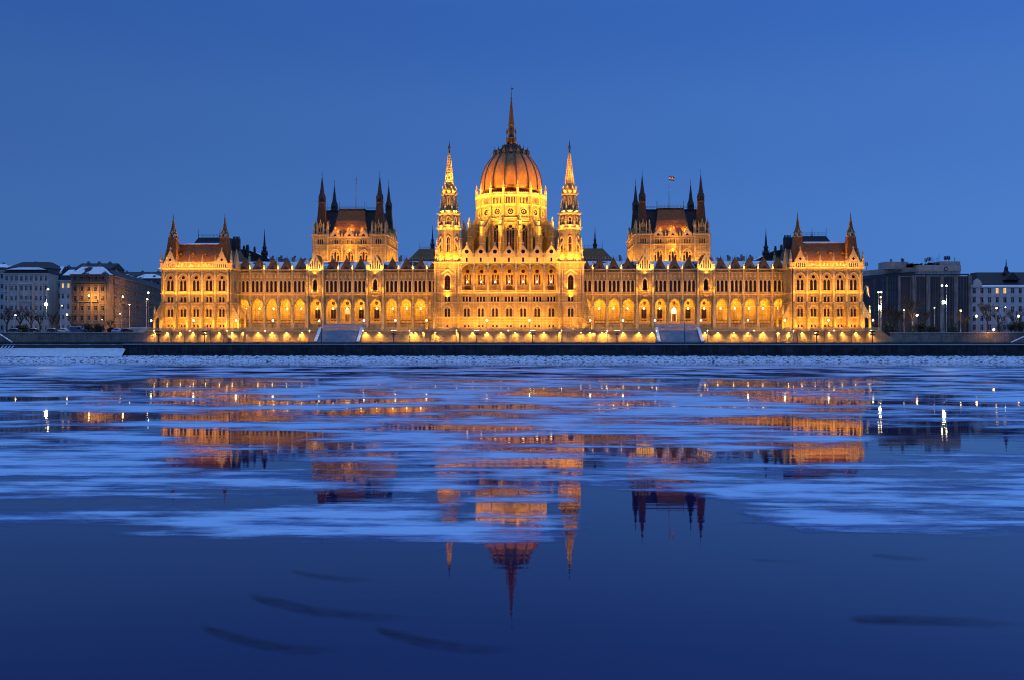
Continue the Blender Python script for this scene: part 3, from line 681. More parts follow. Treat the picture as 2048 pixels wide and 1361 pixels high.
    # corner pinnacles at every stage
    for (r, ya, yb5, rr, off) in ((5.3, 523.6, 476, .62, 0), (4.2, 456, 428, .42, 0), (3.35, 426, 397, .38, 0), (2.55, 387, 370, .26, 0)):
        for k in range(8):
            if r == 5.3 and k % 2: continue
            a = rot+k*pi/4 if r < 5.3 else pi/4+k*pi/4
            if r == 5.3: px_, py_ = cx+4.3*(1 if cos(a) > 0 else -1)*(1.0), cy+4.6*(1 if sin(a) > 0 else -1)
            else: px_, py_ = cx+r*cos(a), cy+r*sin(a)
            b = MB(Mx); pinnacle(b, px_, py_, zo(ya), zo(yb5), rr); 
            if r == 5.3:  # raking buttress against the shaft
                dx, dy = cx-px_, cy-py_; L = sqrt(dx*dx+dy*dy); b.M = Mx @ T(px_, py_) @ RZ(math.atan2(dy, dx)); b.prism_xz([(.3, zo(500)), (.3, zo(497)), (L-3.7, zo(478)), (L-3.7, zo(484))], -.2, .2)
            b.obj('pinnacle', ['stone_trim'], P)
    # crocketed stone spire
    b = MB(Mx); b.ring(cx, cy, [(1.9, zo(374)), (1.72, zo(370)), (.34, zo(305)), (.5, zo(304)), (.3, zo(302))], 8, rot)
    for j in range(19):
        t = j/19; y = 368-63*t; r = 1.78-1.38*t
        for k in range(8):
            a = rot+k*pi/4; g = .13; b.box(cx+r*cos(a)-g, cx+r*cos(a)+g, cy+r*sin(a)-g, cy+r*sin(a)+g, zo(y), zo(y)+.34, 1)
        b.ring(cx, cy, [(r*1.0+.0, zo(y)-.08), (r+.07, zo(y)), (r, zo(y)+.08)], 8, rot, 1)
    b.obj('spire', ['stone', 'stone_trim'], P)
    for k in range(6):
        a = -pi/2+(k-2.5)*pi/4.5; spot(s*cx+4.6*cos(a), cy+4.6*sin(a), zo(392), (-3.9*cos(a), -3.9*sin(a), 12.5), 24000*KL, 34, (1, .43, .06), .15, .7)
    b = MB(Mx); b.ring(cx, cy, [(.22, zo(302)), (.3, zo(297)), (.55, zo(293)), (.55, zo(291.5)), (.3, zo(290)), (.16, zo(286)), (.05, zo(278.5))], 8); b.obj('finial', ['iron'], P)
    # buttress strips of the base and flying buttress to the flank
    for xx in (xA+.35, xB-.35):
        b = MB(Mx); b.prism_yz([(-.9, TZ-.6), (-3.2, TZ-.6), (-3.1, z(636)), (-2.6, z(622)), (-2.0, z(606)), (-1.7, z(588)), (-.9, z(582))], xx-.42, xx+.42); pinnacle(b, xx, -1.35, z(590), z(556), .4, 1)
        b.box(xx-.3, xx+.3, -1.3, -.9, z(583), z(524), 1); b.obj('buttress', ['stone', 'stone_trim'], P)
    b = MB(Mx @ T(xB, -.2))
    b.panel([(0, TZ), (0, z(583)), (.5, z(588)), (1.2, z(604)), (2.0, z(622)), (2.6, z(629)), (3.2, z(630)), (3.3, TZ)], [arch(1.75, TZ+.3, z(641), 1.6, 1.1, 4)], 1.1, 0, back=True)
    pinnacle(b, 2.75, .5, z(631), z(600), .42, 1); b.obj('flying_buttress', ['stone', 'stone_trim'], P)
    for dx, e in ((-3.5, 130000), (3.5, 130000)): spot(s*xc+dx, -23, 10, (-dx*.8, 27, 40), e*1.3*KL, 28, (1, .40, .05), .4, .6)
    # floodlights
    area(s*xc, -5.4, TZ+.5, 9, .3, (0, .8, 1), 2300*KL); area(s*xc, -3.6, z(588), 8, .3, (0, .45, 1), 1000*KL)
    area(s*(xB+3), 2, TZ+.5, 1, 5, (-s*.6, .1, 1), 2200*KL)
    for q2 in (-1, 1): spot(s*xc+q2*1.5, -1.75, z(580), (0, .18, 1), 900*KL, 70)
    for k in range(8):
        a = rot+pi/8+k*pi/4
        if sin(a) > .5: continue
        for r, y, d, e in ((5.0, 521, .06, 1300), (3.82, 454.5, .0, 420), (3.1, 424.5, .0, 1500), (2.5, 385, .0, 350), (5.0, 459, .12, 110)):
            area(s*cx+r*cos(a)*1, cy+r*sin(a), zo(y), 1.2, .25, (-d*cos(a), -d*sin(a), 1), e*KL)
    return P
for s in (-1, 1): ctower(s)
# ---------------------------------------------------------------- dome
def dome():
    YD = 38.0; q = lambda y, Y=YD: ZZ(y, Y); K = F/(330+YD)
    zf = lambda y: ZZ(y, YD-14)
    C = T(0, YD); N16 = 16; st = 2*pi/N16
    b = MB(C)
    Rw = 13.9; hw = Rw*math.tan(pi/16); z0, z1 = 34.0, zf(387.5)
    tall = [arch(d, zf(503), zf(466), .95, .7, 4) for d in (-1.05, 0, 1.05)]
    tall = [arch(-1.1, zf(503), zf(463), .8, .6, 4), arch(0, zf(503), zf(463), .8, .6, 4), arch(1.1, zf(503), zf(463), .8, .6, 4), circ(0, zf(453), .7, 10), circ(-.95, zf(457.5), .42, 8), circ(.95, zf(457.5), .42, 8)]
    rose = [circ(0, zf(422.7), 1.25, 12)]
    gal = [arch(d, zf(406), zf(395.5), .42, .35, 3) for d in (-1.55, -.93, -.31, .31, .93, 1.55)]
    for k in range(N16):
        b.M = C @ RZ(k*st) @ T(0, -Rw)
        b.panel([(-hw, z0), (-hw, zf(410)), (hw, zf(410)), (hw, z0)], tall+rose, .55)
        b.band(arch_line(0, zf(459), 3.5, 2.6), arch_line(0, zf(459), 4.1, 3.1), -.25, 0, 1)
        b.band(circ(0, zf(422.7), 1.27, 12)+[circ(0, zf(422.7), 1.27, 12)[0]], circ(0, zf(422.7), 1.65, 12)+[circ(0, zf(422.7), 1.65, 12)[0]], -.2, 0, 1)
        b.M = C @ RZ(k*st) @ T(0, -Rw-.35); h2 = (Rw+.35)*math.tan(pi/16)
        b.panel([(-h2, zf(410)), (-h2, zf(389)), (h2, zf(389)), (h2, zf(410))], gal, .4)
        for g in range(7): b.box(-1.86+g*.62-.07, -1.86+g*.62+.07, -.15, 0, zf(407), zf(394), 1)
        for g in range(9): b.box(-h2+.15+g*.66, -h2+.45+g*.66, -.25, 0, zf(412), zf(409.6), 1)
        for y0, y1, pr in ((409.6, 407.6, .35), (391.5, 389, .45), (436, 435, .2), (445.5, 444.5, .2)): b.box(-h2-pr*.2, h2+pr*.2, -pr, .1, zf(y0), zf(y1), 1)
        rail_wall(b, -h2, h2, zf(389), zf(384.5), -.35, -.1, .45, .2, 1)
        for g in range(6): b.ring(-h2+.5+g*(2*h2-1)/5, -.22, [(.14, zf(384.5)), (.03, zf(382))], 4, pi/4, 1)
    b.M = C; b.ring(0, 0, [(Rw+.3, zf(390.2)), (Rw-.2, zf(389.4)), (Rw-.3, zf(389.2))], 16, st/2, 1)
    P = b.obj('drum', ['stone', 'stone_trim'], PB)
    for k in range(N16):
        Mk = C @ RZ(k*st) @ T(0, -Rw)
        window(P, Mk, tall, .5, 'dtall', glass='glass_warm', name='lancet_window', cross=True)
        if 'rose' not in WC:
            w_ = MB(); w_.add([(x, .4, v) for x, v in circ(0, zf(422.7), 1.3, 12)], [tuple(range(12))], 0)
            for g in range(8): a = g*pi/4; w_.tube((0.5*cos(a), .3, zf(422.7)+.5*sin(a)), (1.25*cos(a), .3, zf(422.7)+1.25*sin(a)), .07, n=4, mi=1)
            w_.band(circ(0, zf(422.7), .35, 8)+[circ(0, zf(422.7), .35, 8)[0]], circ(0, zf(422.7), .52, 8)+[circ(0, zf(422.7), .52, 8)[0]], .25, .38, 1)
            WC['rose'] = w_.mesh('rose_window', ['glass_warm', 'stone_trim'])
        link('rose_window', WC['rose'], P, Mk)
        window(P, C @ RZ(k*st) @ T(0, -Rw-.35), gal, .35, 'dgal', name='gallery_window', cross=False)
        # pier on the drum + outer pier + raking wall
        a = (k+.5)*st; Mr = C @ RZ(a) 
        b = MB(Mr); b.box(-.42, .42, -15.1, -13.6, 34, zf(446), 0); b.box(-.34, .34, -14.9, -13.6, zf(446), zf(392), 0)
        b.box(-.46, .46, -15.0, -13.8, zf(392), zf(387), 1); pinnacle(b, 0, -14.5, zf(387), zf(361), .55, 1); b.obj('pier', ['stone', 'stone_trim'], P)
        b = MB(Mr @ RZ(-pi/2) @ T(0, -.38)) # x axis now radial outwards
        zz = lambda y: ZZ(y, YD-19)
        o = [(14.6, 34), (14.6, zf(428)), (16.4, zf(441)), (19.2, zz(455)), (20.6, zz(455)), (20.6, 34)]
        b.panel(o, [arch(16.8, 34.6, zz(478), 2.6, 1.9, 5), arch(16.2, zz(468), zz(457), 1.2, .8, 4)], .76, 0, back=True)
        b.M = Mr; b.box(-.62, .62, -21, -19.3, 34, zz(452), 0); b.box(-.72, .72, -21.1, -19.2, zz(470), zz(468.6), 1); b.box(-.72, .72, -21.1, -19.2, zz(487), zz(485.6), 1)
        pinnacle(b, 0, -20.1, zz(452), zz(429), .62, 1); b.obj('flying_buttress', ['stone', 'stone_trim'], P)
    # low ring aisle between the outer piers on the flanks
    b = MB(C)
    for k in range(N16):
        if k in (0, 1, 15, 2, 14): continue
        b.M = C @ RZ(k*st) @ T(0, -19.4); h3 = 19.4*math.tan(pi/16)
        b.panel([(-h3, 34), (-h3, ZZ(468, YD)), (h3, ZZ(468, YD)), (h3, 34)], [arch(0, ZZ(500, YD), ZZ(483, YD), 2.2, 1.5, 5)], .6)
        b.box(-h3, h3, .3, 6, ZZ(468.6, YD), ZZ(467.4, YD), 1); b.add([(-1.3, .55, ZZ(501, YD)), (1.3, .55, ZZ(501, YD)), (1.3, .55, ZZ(474, YD)), (-1.3, .55, ZZ(474, YD))], [(0, 1, 2, 3)], 2)
    b.obj('aisle', ['stone', 'stone_trim', 'glass_warm'], P)
    # the dome shell
    pr = [(62.4, 385.5), (62.2, 378), (60.9, 364), (58.6, 354), (55.2, 344), (51.2, 335), (46.5, 327.5), (40.5, 319.5), (34.0, 312), (28, 306), (22, 300.5), (16.5, 296)]
    prof = [(r/K, ZZ(y, YD)) for r, y in pr]
    D = MB(C); D.ring(0, 0, prof, 64, 0); Dm = D.obj('dome', ['dome_tile'], PB, smooth=True)
    rp = [(62.4, 385.5)]+pr[1:]
    for k in range(N16):
        b = MB(C @ RZ((k+.5)*st)); n = len(prof); g = .32
        vs, fs = [], []
        for i, (r, zq) in enumerate(prof): gg = g*(.55+.45*r/13); vs += [(-gg, -r+.08, zq), (-gg*.7, -r-.26, zq+.1), (gg*.7, -r-.26, zq+.1), (gg, -r+.08, zq)]
        for i in range(n-1):
            for j in range(3): fs.append((i*4+j, i*4+j+1, i*4+j+5, i*4+j+4))
        b.add(vs, fs); b.obj('rib', ['copper_rib'], Dm)
    for k in range(N16):
        b = MB(C @ RZ(k*st)); r = 33.5/K; zd = ZZ(313, YD)
        b.box(-.55, .55, -r-.5, -r+1.6, zd-.6, zd+.7); b.prism_xz([(-.9, zd+.6), (0, zd+2.2), (.9, zd+.6)], -r-.65, -r+1.8); b.tube((0, -r-.3, zd+2.1), (0, -r-.3, zd+3.6), .16, .04, 4); b.obj('dome_dormer', ['copper_rib'], Dm)
    b = MB(C); b.ring(0, 0, [(34.2/K, ZZ(312, YD)), (22.4/K, ZZ(300.2, YD)), (16.8/K, ZZ(295.5, YD)), (13/K, ZZ(291, YD)), (13/K, ZZ(290, YD))], 16, st/2, 0)
    for k in range(16): a = k*st; b.ring(17.5/K*sin(a), 17.5/K*cos(a), [(.35, ZZ(297, YD)), (.4, ZZ(295, YD)), (.05, ZZ(290, YD))], 4, mi=1)
    b.obj('dome_cap', ['slate', 'copper_rib'], Dm)
    b = MB(C); g = lambda y: ZZ(y, YD)
    b.ring(0, 0, [(10/K, g(293)), (8.4/K, g(289)), (10.6/K, g(284.5)), (10.8/K, g(281)), (10.8/K, g(276.5)), (9.5/K, g(276.4))], 16, st/2, 0)
    b.ring(0, 0, [(6.2/K, g(277)), (5.6/K, g(262))], 8, pi/8, 0)
    for k in range(8):
        a = k*pi/4+pi/8; x, y = 9.6/K*cos(a), 9.6/K*sin(a); b.tube((x, y, g(277)), (x, y, g(266)), .16, n=4); b.ring(x, y, [(.3, g(267)), (.3, g(265.5)), (.03, g(257))], 4, mi=0)
        b.tube((x, y, g(268)), (x*.6, y*.6, g(258)), .14, n=4)
    b.ring(0, 0, [(7.6/K, g(263)), (7.6/K, g(261.5)), (5.8/K, g(258)), (5.8/K, g(252)), (7.0/K, g(251)), (5.2/K, g(247)), (3.6/K, g(232)), (2.2/K, g(216)), (1.0/K, g(201))], 8, pi/8, 0)
    for j in range(12):
        t = j/12; y = 246-44*t; r = (5.4-4.2*t)/K
        for k in range(8): a = pi/8+k*pi/4; b.box(r*cos(a)-.12, r*cos(a)+.12, r*sin(a)-.12, r*sin(a)+.12, g(y), g(y)+.35, 0)
    b.obj('lantern', ['copper_spire'], Dm)
    b = MB(C); b.tube((0, 0, g(202)), (0, 0, g(173)), .16, .05, 6); b.ball((0, 0, g(198)), .42, 8, 5); b.ball((0, 0, g(188)), .22, 6, 4)
    b.prism_xz([(0, g(177)), (.9, g(176)), (.8, g(179)), (0, g(179.5))], -.03, .03); b.obj('finial', ['iron'], Dm)
    # floodlights
    for k in range(16):
        a = k*st; x, y = sin(a), -cos(a)
        fr = y < .35
        if not fr: continue
        area(18.0*x, YD+18.0*y, 35.2 if abs(x) < .75 else 36, 1.8, .6, (-x*.25, -y*.25, 1), 1050*KL)
        area(17.6*x, YD+17.6*y, zf(447), 2.2, .3, (-x*.3, -y*.3, 1), 430*KL)
        area(16.4*x, YD+16.4*y, zf(411), 2.2, .25, (-x*.25, -y*.25, 1), 330*KL)
        area(16.2*x, YD+16.2*y, zf(392), 3.0, .3, (-x*.20, -y*.20, 1), 650*KL, col=(1, .36, .04))
        a2 = (k+.5)*st; x, y = sin(a2), -cos(a2)
        area(24*x, YD+24*y, 35.2, 3, .8, (-x*.3, -y*.3, 1), 4600*KL)
    for xx, yy, e in ((-46, 2, 460000), (46, 2, 460000), (-14, 8, 300000), (14, 8, 300000), (0, 8.5, 260000)): spot(xx, yy, 36.0, (-xx*.8, YD-yy-6, 35 if abs(xx) > 20 else 42), e*1.1*KL, 29 if abs(xx) > 20 else 36, (1, .47, .05), .5, .5)
    for xx in (-24, -12, 0, 12, 24): spot(xx, 7.0, 36.0, (-xx*.35, YD-7, 24), 27000*KL, 95, WARM, .4, .8)
    for k in range(6): a = k*pi/3+pi/6; area(3.6*cos(a), YD+3.6*sin(a), g(291.5), .8, .3, (-.12*cos(a), -.12*sin(a), 1), 110*KL)
mat('copper_spire', (.07, .045, .016), (.04, .028, .012), .5, 1.5)
dome()
# ---------------------------------------------------------------- chamber towers on the wings
def chamber(s):
    YC = 22.0; q = lambda y, Y=YC: ZZ(y, Y); K = F/(330+YC)
    xc = (249+398)/2/K; HW = (398-249)/2/K; DP = 28.7; tw = 3.15
    Mx = T(s*xc, YC) @ SX(s); b = MB(Mx); zb = 24.0
    tri = [arch(0, q(533), q(507), .85, .75, 4), arch(-1.15, q(533), q(513), .75, .6, 4), arch(1.15, q(533), q(513), .75, .6, 4), circ(-.95, q(506.5), .28, 7), circ(.95, q(506.5), .28, 7)]
    gl = [arch(d, q(487.5), q(481), .5, .35, 3) for d in (-.85, 0, .85)]; gl2 = [arch(d, q(487.5), q(481), .5, .35, 3) for d in (-.45, .45)]
    sl = [arch(d, q(487.5), q(479.5), .5, .35, 3) for d in (-.85, 0, .85)]
    bw = 28.6/K
    def face(M, L, front):
        b.M = M; n = 3
        for i in (-1, 0, 1):
            c = i*bw; x0, x1 = c-bw/2, c+bw/2
            if i == -1: x0 = -L+2*tw
            if i == 1: x1 = L-2*tw
            sh = lambda hs, d=0: [[(x+c+d, v) for x, v in h] for h in hs]
            hs = sh(tri)+sh(gl)
            b.panel([(x0, zb), (x0, q(474.5)), (x1, q(474.5)), (x1, zb)], hs, .5)
            b.band([(x+c, v) for x, v in arch_line(0, q(511), 3.5, 2.4)], [(x+c, v) for x, v in arch_line(0, q(511), 3.95, 2.75)], -.2, 0, 1)
        for x in (-bw/2, bw/2): b.box(x-.25, x+.25, -.5, 0, zb, q(489), 1)
        for y0, y1, pr in ((490, 488.6, .35), (475.6, 474, .45), (478, 477.4, .2)): b.box(-L+2*tw, L-2*tw, -pr, 0, q(y0), q(y1), 1)
        for k in range(-8, 9): b.box(k*1.05-.07, k*1.05+.07, -.18, 0, q(488), q(478), 1)
    face(Mx, HW, True); face(Mx @ T(-HW, DP/2) @ RZ(-pi/2), DP/2, False); face(Mx @ T(HW, DP/2) @ RZ(pi/2), DP/2, False)
    b.M = Mx; b.box(-HW+1, HW-1, DP-1, DP, zb, q(475)); b.box(-HW+1, HW-1, .8, DP-1, q(476.5), q(475.3))
    P = b.obj('chamber_tower', ['stone', 'stone_trim'], PB)
    faces = [(Mx, HW), (Mx @ T(-HW, DP/2) @ RZ(-pi/2), DP/2), (Mx @ T(HW, DP/2) @ RZ(pi/2), DP/2)]
    for M, L in faces:
        for i in (-1, 0, 1):
            window(P, M @ T(i*bw), tri, .45, 'chtri', glass='glass_warm', cross=True, name='lancet_window'); window(P, M @ T(i*bw), gl, .45, 'chgl', glass='wood', cross=False, name='gallery_window')
            gh = [circ(0, q(469.5), .4, 7), circ(-.38, q(471.6), .32, 6), circ(.38, q(471.6), .32, 6)]
            gh = [[(0, q(467)), (.55, q(470)), (.62, q(472.5)), (0, q(471.5)), (-.62, q(472.5)), (-.55, q(470))]]
            gable(P, M @ T(i*bw, -.35), 3.3, q(474.5), q(470.5), q(459.5), gh, nc=5, fin=.8)
        bb = MB(M)
        for x in (-1.5*bw+.2, -bw*.5, bw*.5, 1.5*bw-.2): pinnacle(bb, x, -.2, q(474.5), q(460), .32, crock=False)
        for i in (-1, 0, 1):
            for d in (-1.75, 1.75): pinnacle(bb, i*bw+d, -.2, q(474.5), q(463), .24, crock=False)
        rail_wall(bb, -L+2*tw, L-2*tw, q(474.5), q(472.4), -.2, 0, .5, .2); bb.obj('parapet', ['stone_trim'], P)
    # corner turrets
    for ix, iy in ((-1, 0), (1, 0), (-1, 1), (1, 1)):
        tx, ty = ix*(HW-tw), tw+iy*(DP-2*tw); Mt = Mx @ T(tx, ty); b = MB(Mt); g = lambda y: ZZ(y, YC+ty*0+0)
        for k in range(4):
            b.M = Mt @ RZ(k*pi/2) @ T(0, -tw)
            b.panel([(-tw, zb), (-tw, g(469)), (tw, g(469)), (tw, zb)], sl, .4)
            b.box(-tw, tw, -.2, 0, g(490), g(488.8), 1); b.box(-tw-.2, tw+.2, -.45, 0, g(470.4), g(468.6), 1)
            for x in (-tw+.25, tw-.25): b.box(x-.22, x+.22, -.18, 0, zb, g(470), 1)
            # crown face: arcade with a gablet
            b.M = Mt @ RZ(k*pi/2) @ T(0, -tw+.3)
            hh = [arch(d, g(463.5), g(456), .5, .35, 3) for d in (-.42, .42)]+[arch(d, g(466), g(462), .75, .45, 3) for d in (-1.85, 1.85)]
            b.panel([(-2.7, g(469)), (-2.7, g(459)), (-1.15, g(457)), (-1.15, g(451)), (0, g(442.5)), (1.15, g(451)), (1.15, g(457)), (2.7, g(459)), (2.7, g(469))], hh+[[(-.35, g(449.8)), (0, g(447.2)), (.35, g(449.8))]], .45, 0, back=True)
            b.box(-1.5, -1.15, -.3, .2, g(469), g(448), 1); b.box(1.15, 1.5, -.3, .2, g(469), g(448), 1)
            for x in (-1.32, 1.32): b.ring(x, -.05, [(.25, g(448)), (.03, g(442.5))], 4, pi/4, 1)
            b.ring(0, .1, [(.22, g(443)), (.25, g(441.5)), (.04, g(437.5))], 4, pi/4, 1)
        b.M = Mt
        for k in range(4):
            a = pi/4+k*pi/2; pinnacle(b, 3.75*cos(a), 3.75*sin(a), g(469), g(440), .42, 1)
            b.tube((4.4*cos(a), 4.4*sin(a), g(470)), (5.4*cos(a), 5.4*sin(a), g(469.5)), .16, .1, 4, 1)
        b.box(-2.4, 2.4, -2.4, 2.4, g(470), g(463.5), 2)
        b.obj('corner_turret', ['stone', 'stone_trim', 'slate'], P)
        for k in range(4): window(P, Mt @ RZ(k*pi/2) @ T(0, -tw), sl, .35, 'chsl', cross=False)
        b = MB(Mt)
        b.ring(0, 0, [(3.05, g(464)), (2.85, g(456)), (2.3, g(435)), (1.62, g(404)), (1.85, g(403)), (1.85, g(401)), (1.5, g(400.7))], 4, pi/4, 0)
        for kq in range(4):
            for qx in (-.75, 0, .75):
                x, y = (qx, -1.15) if kq == 0 else (qx, 1.15) if kq == 1 else (-1.15, qx) if kq == 2 else (1.15, qx)
                b.box(x-.12, x+.12, y-.12, y+.12, g(401), g(392.5), 1)
            a = kq*pi/2; b.ring(1.1*cos(a), 1.1*sin(a), [(.42, g(393)), (.5, g(391.5)), (.03, g(385))], 4, pi/4, 1)
        b.box(-.85, .85, -.85, .85, g(401), g(392), 1)
        b.ring(0, 0, [(1.55, g(393)), (1.2, g(389.5)), (.82, g(380)), (.42, g(364)), (.12, g(350))], 8, pi/8, 1)
        for j in range(9):
            for kq in range(4): r = 1.1-.11*j; a = pi/4+kq*pi/2; b.box(r*cos(a)-.08, r*cos(a)+.08, r*sin(a)-.08, r*sin(a)+.08, g(388-j*4), g(388-j*4)+.3, 1)
        b.tube((0, 0, g(351)), (0, 0, g(336)), .1, .03, 4, 1)
        for y in (347, 343, 340): b.ball((0, 0, g(y)), .17, 5, 3, 1)
        b.obj('turret_spire', ['tile_dark', 'copper_rib'], P)
    # roofs
    b = MB(Mx); b.frus((-HW+2.2, HW-2.2, 2.2, DP-2.2), q(476), (-HW+3.6, HW-3.6, 7, DP-7), ZZ(422, YC+7)); b.box(-HW+3.3, HW-3.3, 6.7, DP-6.7, ZZ(422, YC+7), ZZ(420, YC+7), 1); b.obj('roof', ['slate', 'slate'], P)
    b = MB(Mx); vs, fs = [], []
    sec = [(7.9, .55, 476), (7.25, 1.1, 465), (6.55, 1.75, 454), (5.95, 2.7, 441), (5.5, 3.9, 429), (5.3, 4.6, 420.5), (5.3, 5.0, 420), (5.15, 5.2, 417.8)]
    for (w, y, py) in sec: vs += [(-w, y, ZZ(py, YC+y)), (w, y, ZZ(py, YC+y)), (w, 12, ZZ(py, YC+y)), (-w, 12, ZZ(py, YC+y))]
    for i in range(len(sec)-1):
        for j in range(4): fs.append((i*4+j, i*4+(j+1) % 4, i*4+4+(j+1) % 4, i*4+4+j))
    fs.append(tuple((len(sec)-1)*4+j for j in range(4))); b.add(vs, fs); b.box(-5.4, 5.4, 4.4, 12.2, ZZ(418.2, YC+5), ZZ(417.2, YC+5), 1); b.obj('mansard_roof', ['tile', 'slate'], P)
    b = MB(Mx); z1 = ZZ(417.5, YC+5); z2 = ZZ(420, YC+7)
    for (x0, x1, yy, zz) in ((-5.2, 5.2, 5, z1), (-10.5, -5.4, 7, z2), (5.4, 10.5, 7, z2)):
        b.tube((x0, yy, zz+.7), (x1, yy, zz+.7), .05, n=4); b.tube((x0, yy, zz+1.15), (x1, yy, zz+1.15), .05, n=4)
        for k in range(int((x1-x0)/1.3)+1): b.tube((x0+k*1.3, yy, zz), (x0+k*1.3, yy, zz+1.15), .045, n=4)
        for x in (x0, x1): b.tube((x, yy, zz), (x, yy, zz+3.2), .07, .03, 4); b.ball((x, yy, zz+2.6), .14, 5, 3)
    b.obj('roof_railing', ['iron'], P)
    # floods on the wing roof
    z0 = ZZ(537, YC-4)
    for i in (-1, 0, 1): area(s*xc+i*bw, YC-3.6, z0-1.5, 3, .6, (0, .42, 1), 2700*KL)
    for i in (-1, 1): area(s*xc+i*(HW-tw), YC-4.0, z0-1, 3, .5, (0, .42, 1), 3300*KL)
    for k in range(4): area(s*(xc)-s*(HW+3.5), YC+3+k*7, z0-1, .6, 4, (s*.45, 0, 1), 2300*KL)
    [area(s*xc+dx, YC+.95, q(464), 2.2, .25, (0, .25, 1), e, col=(1, .34, .035)) for dx, e in ((-5, 2600), (0, 8500), (5, 2600))]
    area(s*xc, YC-3.5, q(494), 26, .25, (0, .5, 1), 1700*KL)
    return P
mat('tile_dark', (.10, .052, .014), (.055, .03, .012), .6, 1.2, .4, (.6, .45, .02, .8, .55))
for s in (-1, 1): chamber(s)
# ---------------------------------------------------------------- roofs, chimneys and spirelets seen behind the wings
def back_roofs():
    b = MB(); Y = 46
    for s, pts, chs in ((-1, [(470, 500), (484, 499), (503, 503), (540, 519), (540, 560), (470, 560)], [(489, 492, 4), (496, 490, 5), (510, 494, 3)]),
                        (1, [(2048-470, 500), (1562, 500), (1545, 503), (1515, 519), (1515, 560), (2048-470, 560)], [(1550, 493, 3.5), (1562, 490, 4), (1570, 491, 3)])):
        b = MB(); o = [at(px, py, Y) for px, py in pts]; b.prism_xz(o, Y, Y+16, 0)
        o2 = [at(px, py, Y-1) for px, py in pts[1:4]]; Q = b.obj('rear_roof', ['slate_snow'], PB)
        for px, py, w in chs:
            x, zt = at(px, py, Y); _, zb = at(px, 512, Y); b = MB(); ww = w/4.7/2
            b.box(x-ww, x+ww, Y-1.2, Y+.2, zb, zt-.8)
            for k in (-.6, 0, .6): b.box(x+k*ww-.16, x+k*ww+.16, Y-.8, Y-.4, zt-.8, zt)
            b.obj('chimney', ['iron'], Q)
    for px, tip, base, w, Yq in ((529, 459, 520, 12, 44), (1531.8, 457, 520, 12.5, 44), (865, 452, 500, 8, 70), (1190, 452, 500, 8, 70), (440, 457, 486, 5, 24), (1624, 456, 484, 5, 24)):
        x, zb = at(px, base, Yq); _, zt = at(px, tip, Yq); k = F/(330+Yq); r = w/k/2; h = zt-zb; b = MB(T(x, Yq))
        b.ring(0, 0, [(r, zb), (r*.92, zb+h*.18), (r*1.05, zb+h*.2), (r*.62, zb+h*.26), (r*.6, zb+h*.36), (r*.85, zb+h*.38), (r*.42, zb+h*.46), (r*.1, zb+h*.86), (.05, zt)], 8, pi/8)
        for j in range(8): a = pi/8+j*pi/4; b.ring(r*cos(a), r*sin(a), [(r*.18, zb+h*.15), (.03, zb+h*.32)], 4)
        b.obj('ridge_spirelet', ['slate'], PB)
back_roofs()
# ================================================================== hanging lanterns in the arcades
def lantern_src():
    r = tag(empty('hanging_lantern', (0, 0, 0)), 'lit glass lantern hanging from the arcade vault of the palace', 'lantern', 'lanterns hanging in the palace arcades')
    b = MB(); b.ring(0, 0, [(.1, -.34), (.22, -.24), (.26, .1), (.16, .32)], 6); b.obj('lamp_glass', ['lantern_glow'], r)
    b = MB(); b.ring(0, 0, [(.4, .32), (.42, .36), (.1, .55)], 6); b.tube((0, 0, .5), (0, 0, 2.6), .025, n=4); b.obj('lantern_frame', ['iron'], r)
    return r
src = lantern_src(); first = True
for (x, y, z) in LANT:
    lab = 'lit glass lantern hanging in an arch of the upper central loggia' if abs(x) < 18 else 'lit glass lantern hanging in the ground floor arcade of the palace wing'
    if first: src.matrix_basis = T(x, y, z); src['label'] = lab; first = False
    else: copy_thing(src, T(x, y, z), lab)
    if abs(x) < 18: area(x, y-1.2, z+.8, 2.6, .4, (0, 1, .1), 420*KL, (1, .33, .03), 170)
    else: area(x, YW+1.1, z+1.6, 3.6, .5, (0, 1, -.55), 620*KL, (1, .37, .03), 170); area(x, YW+2.6, z+1.5, .5, .5, (0, .5, 1), 260*KL, (1, .37, .03), 170)
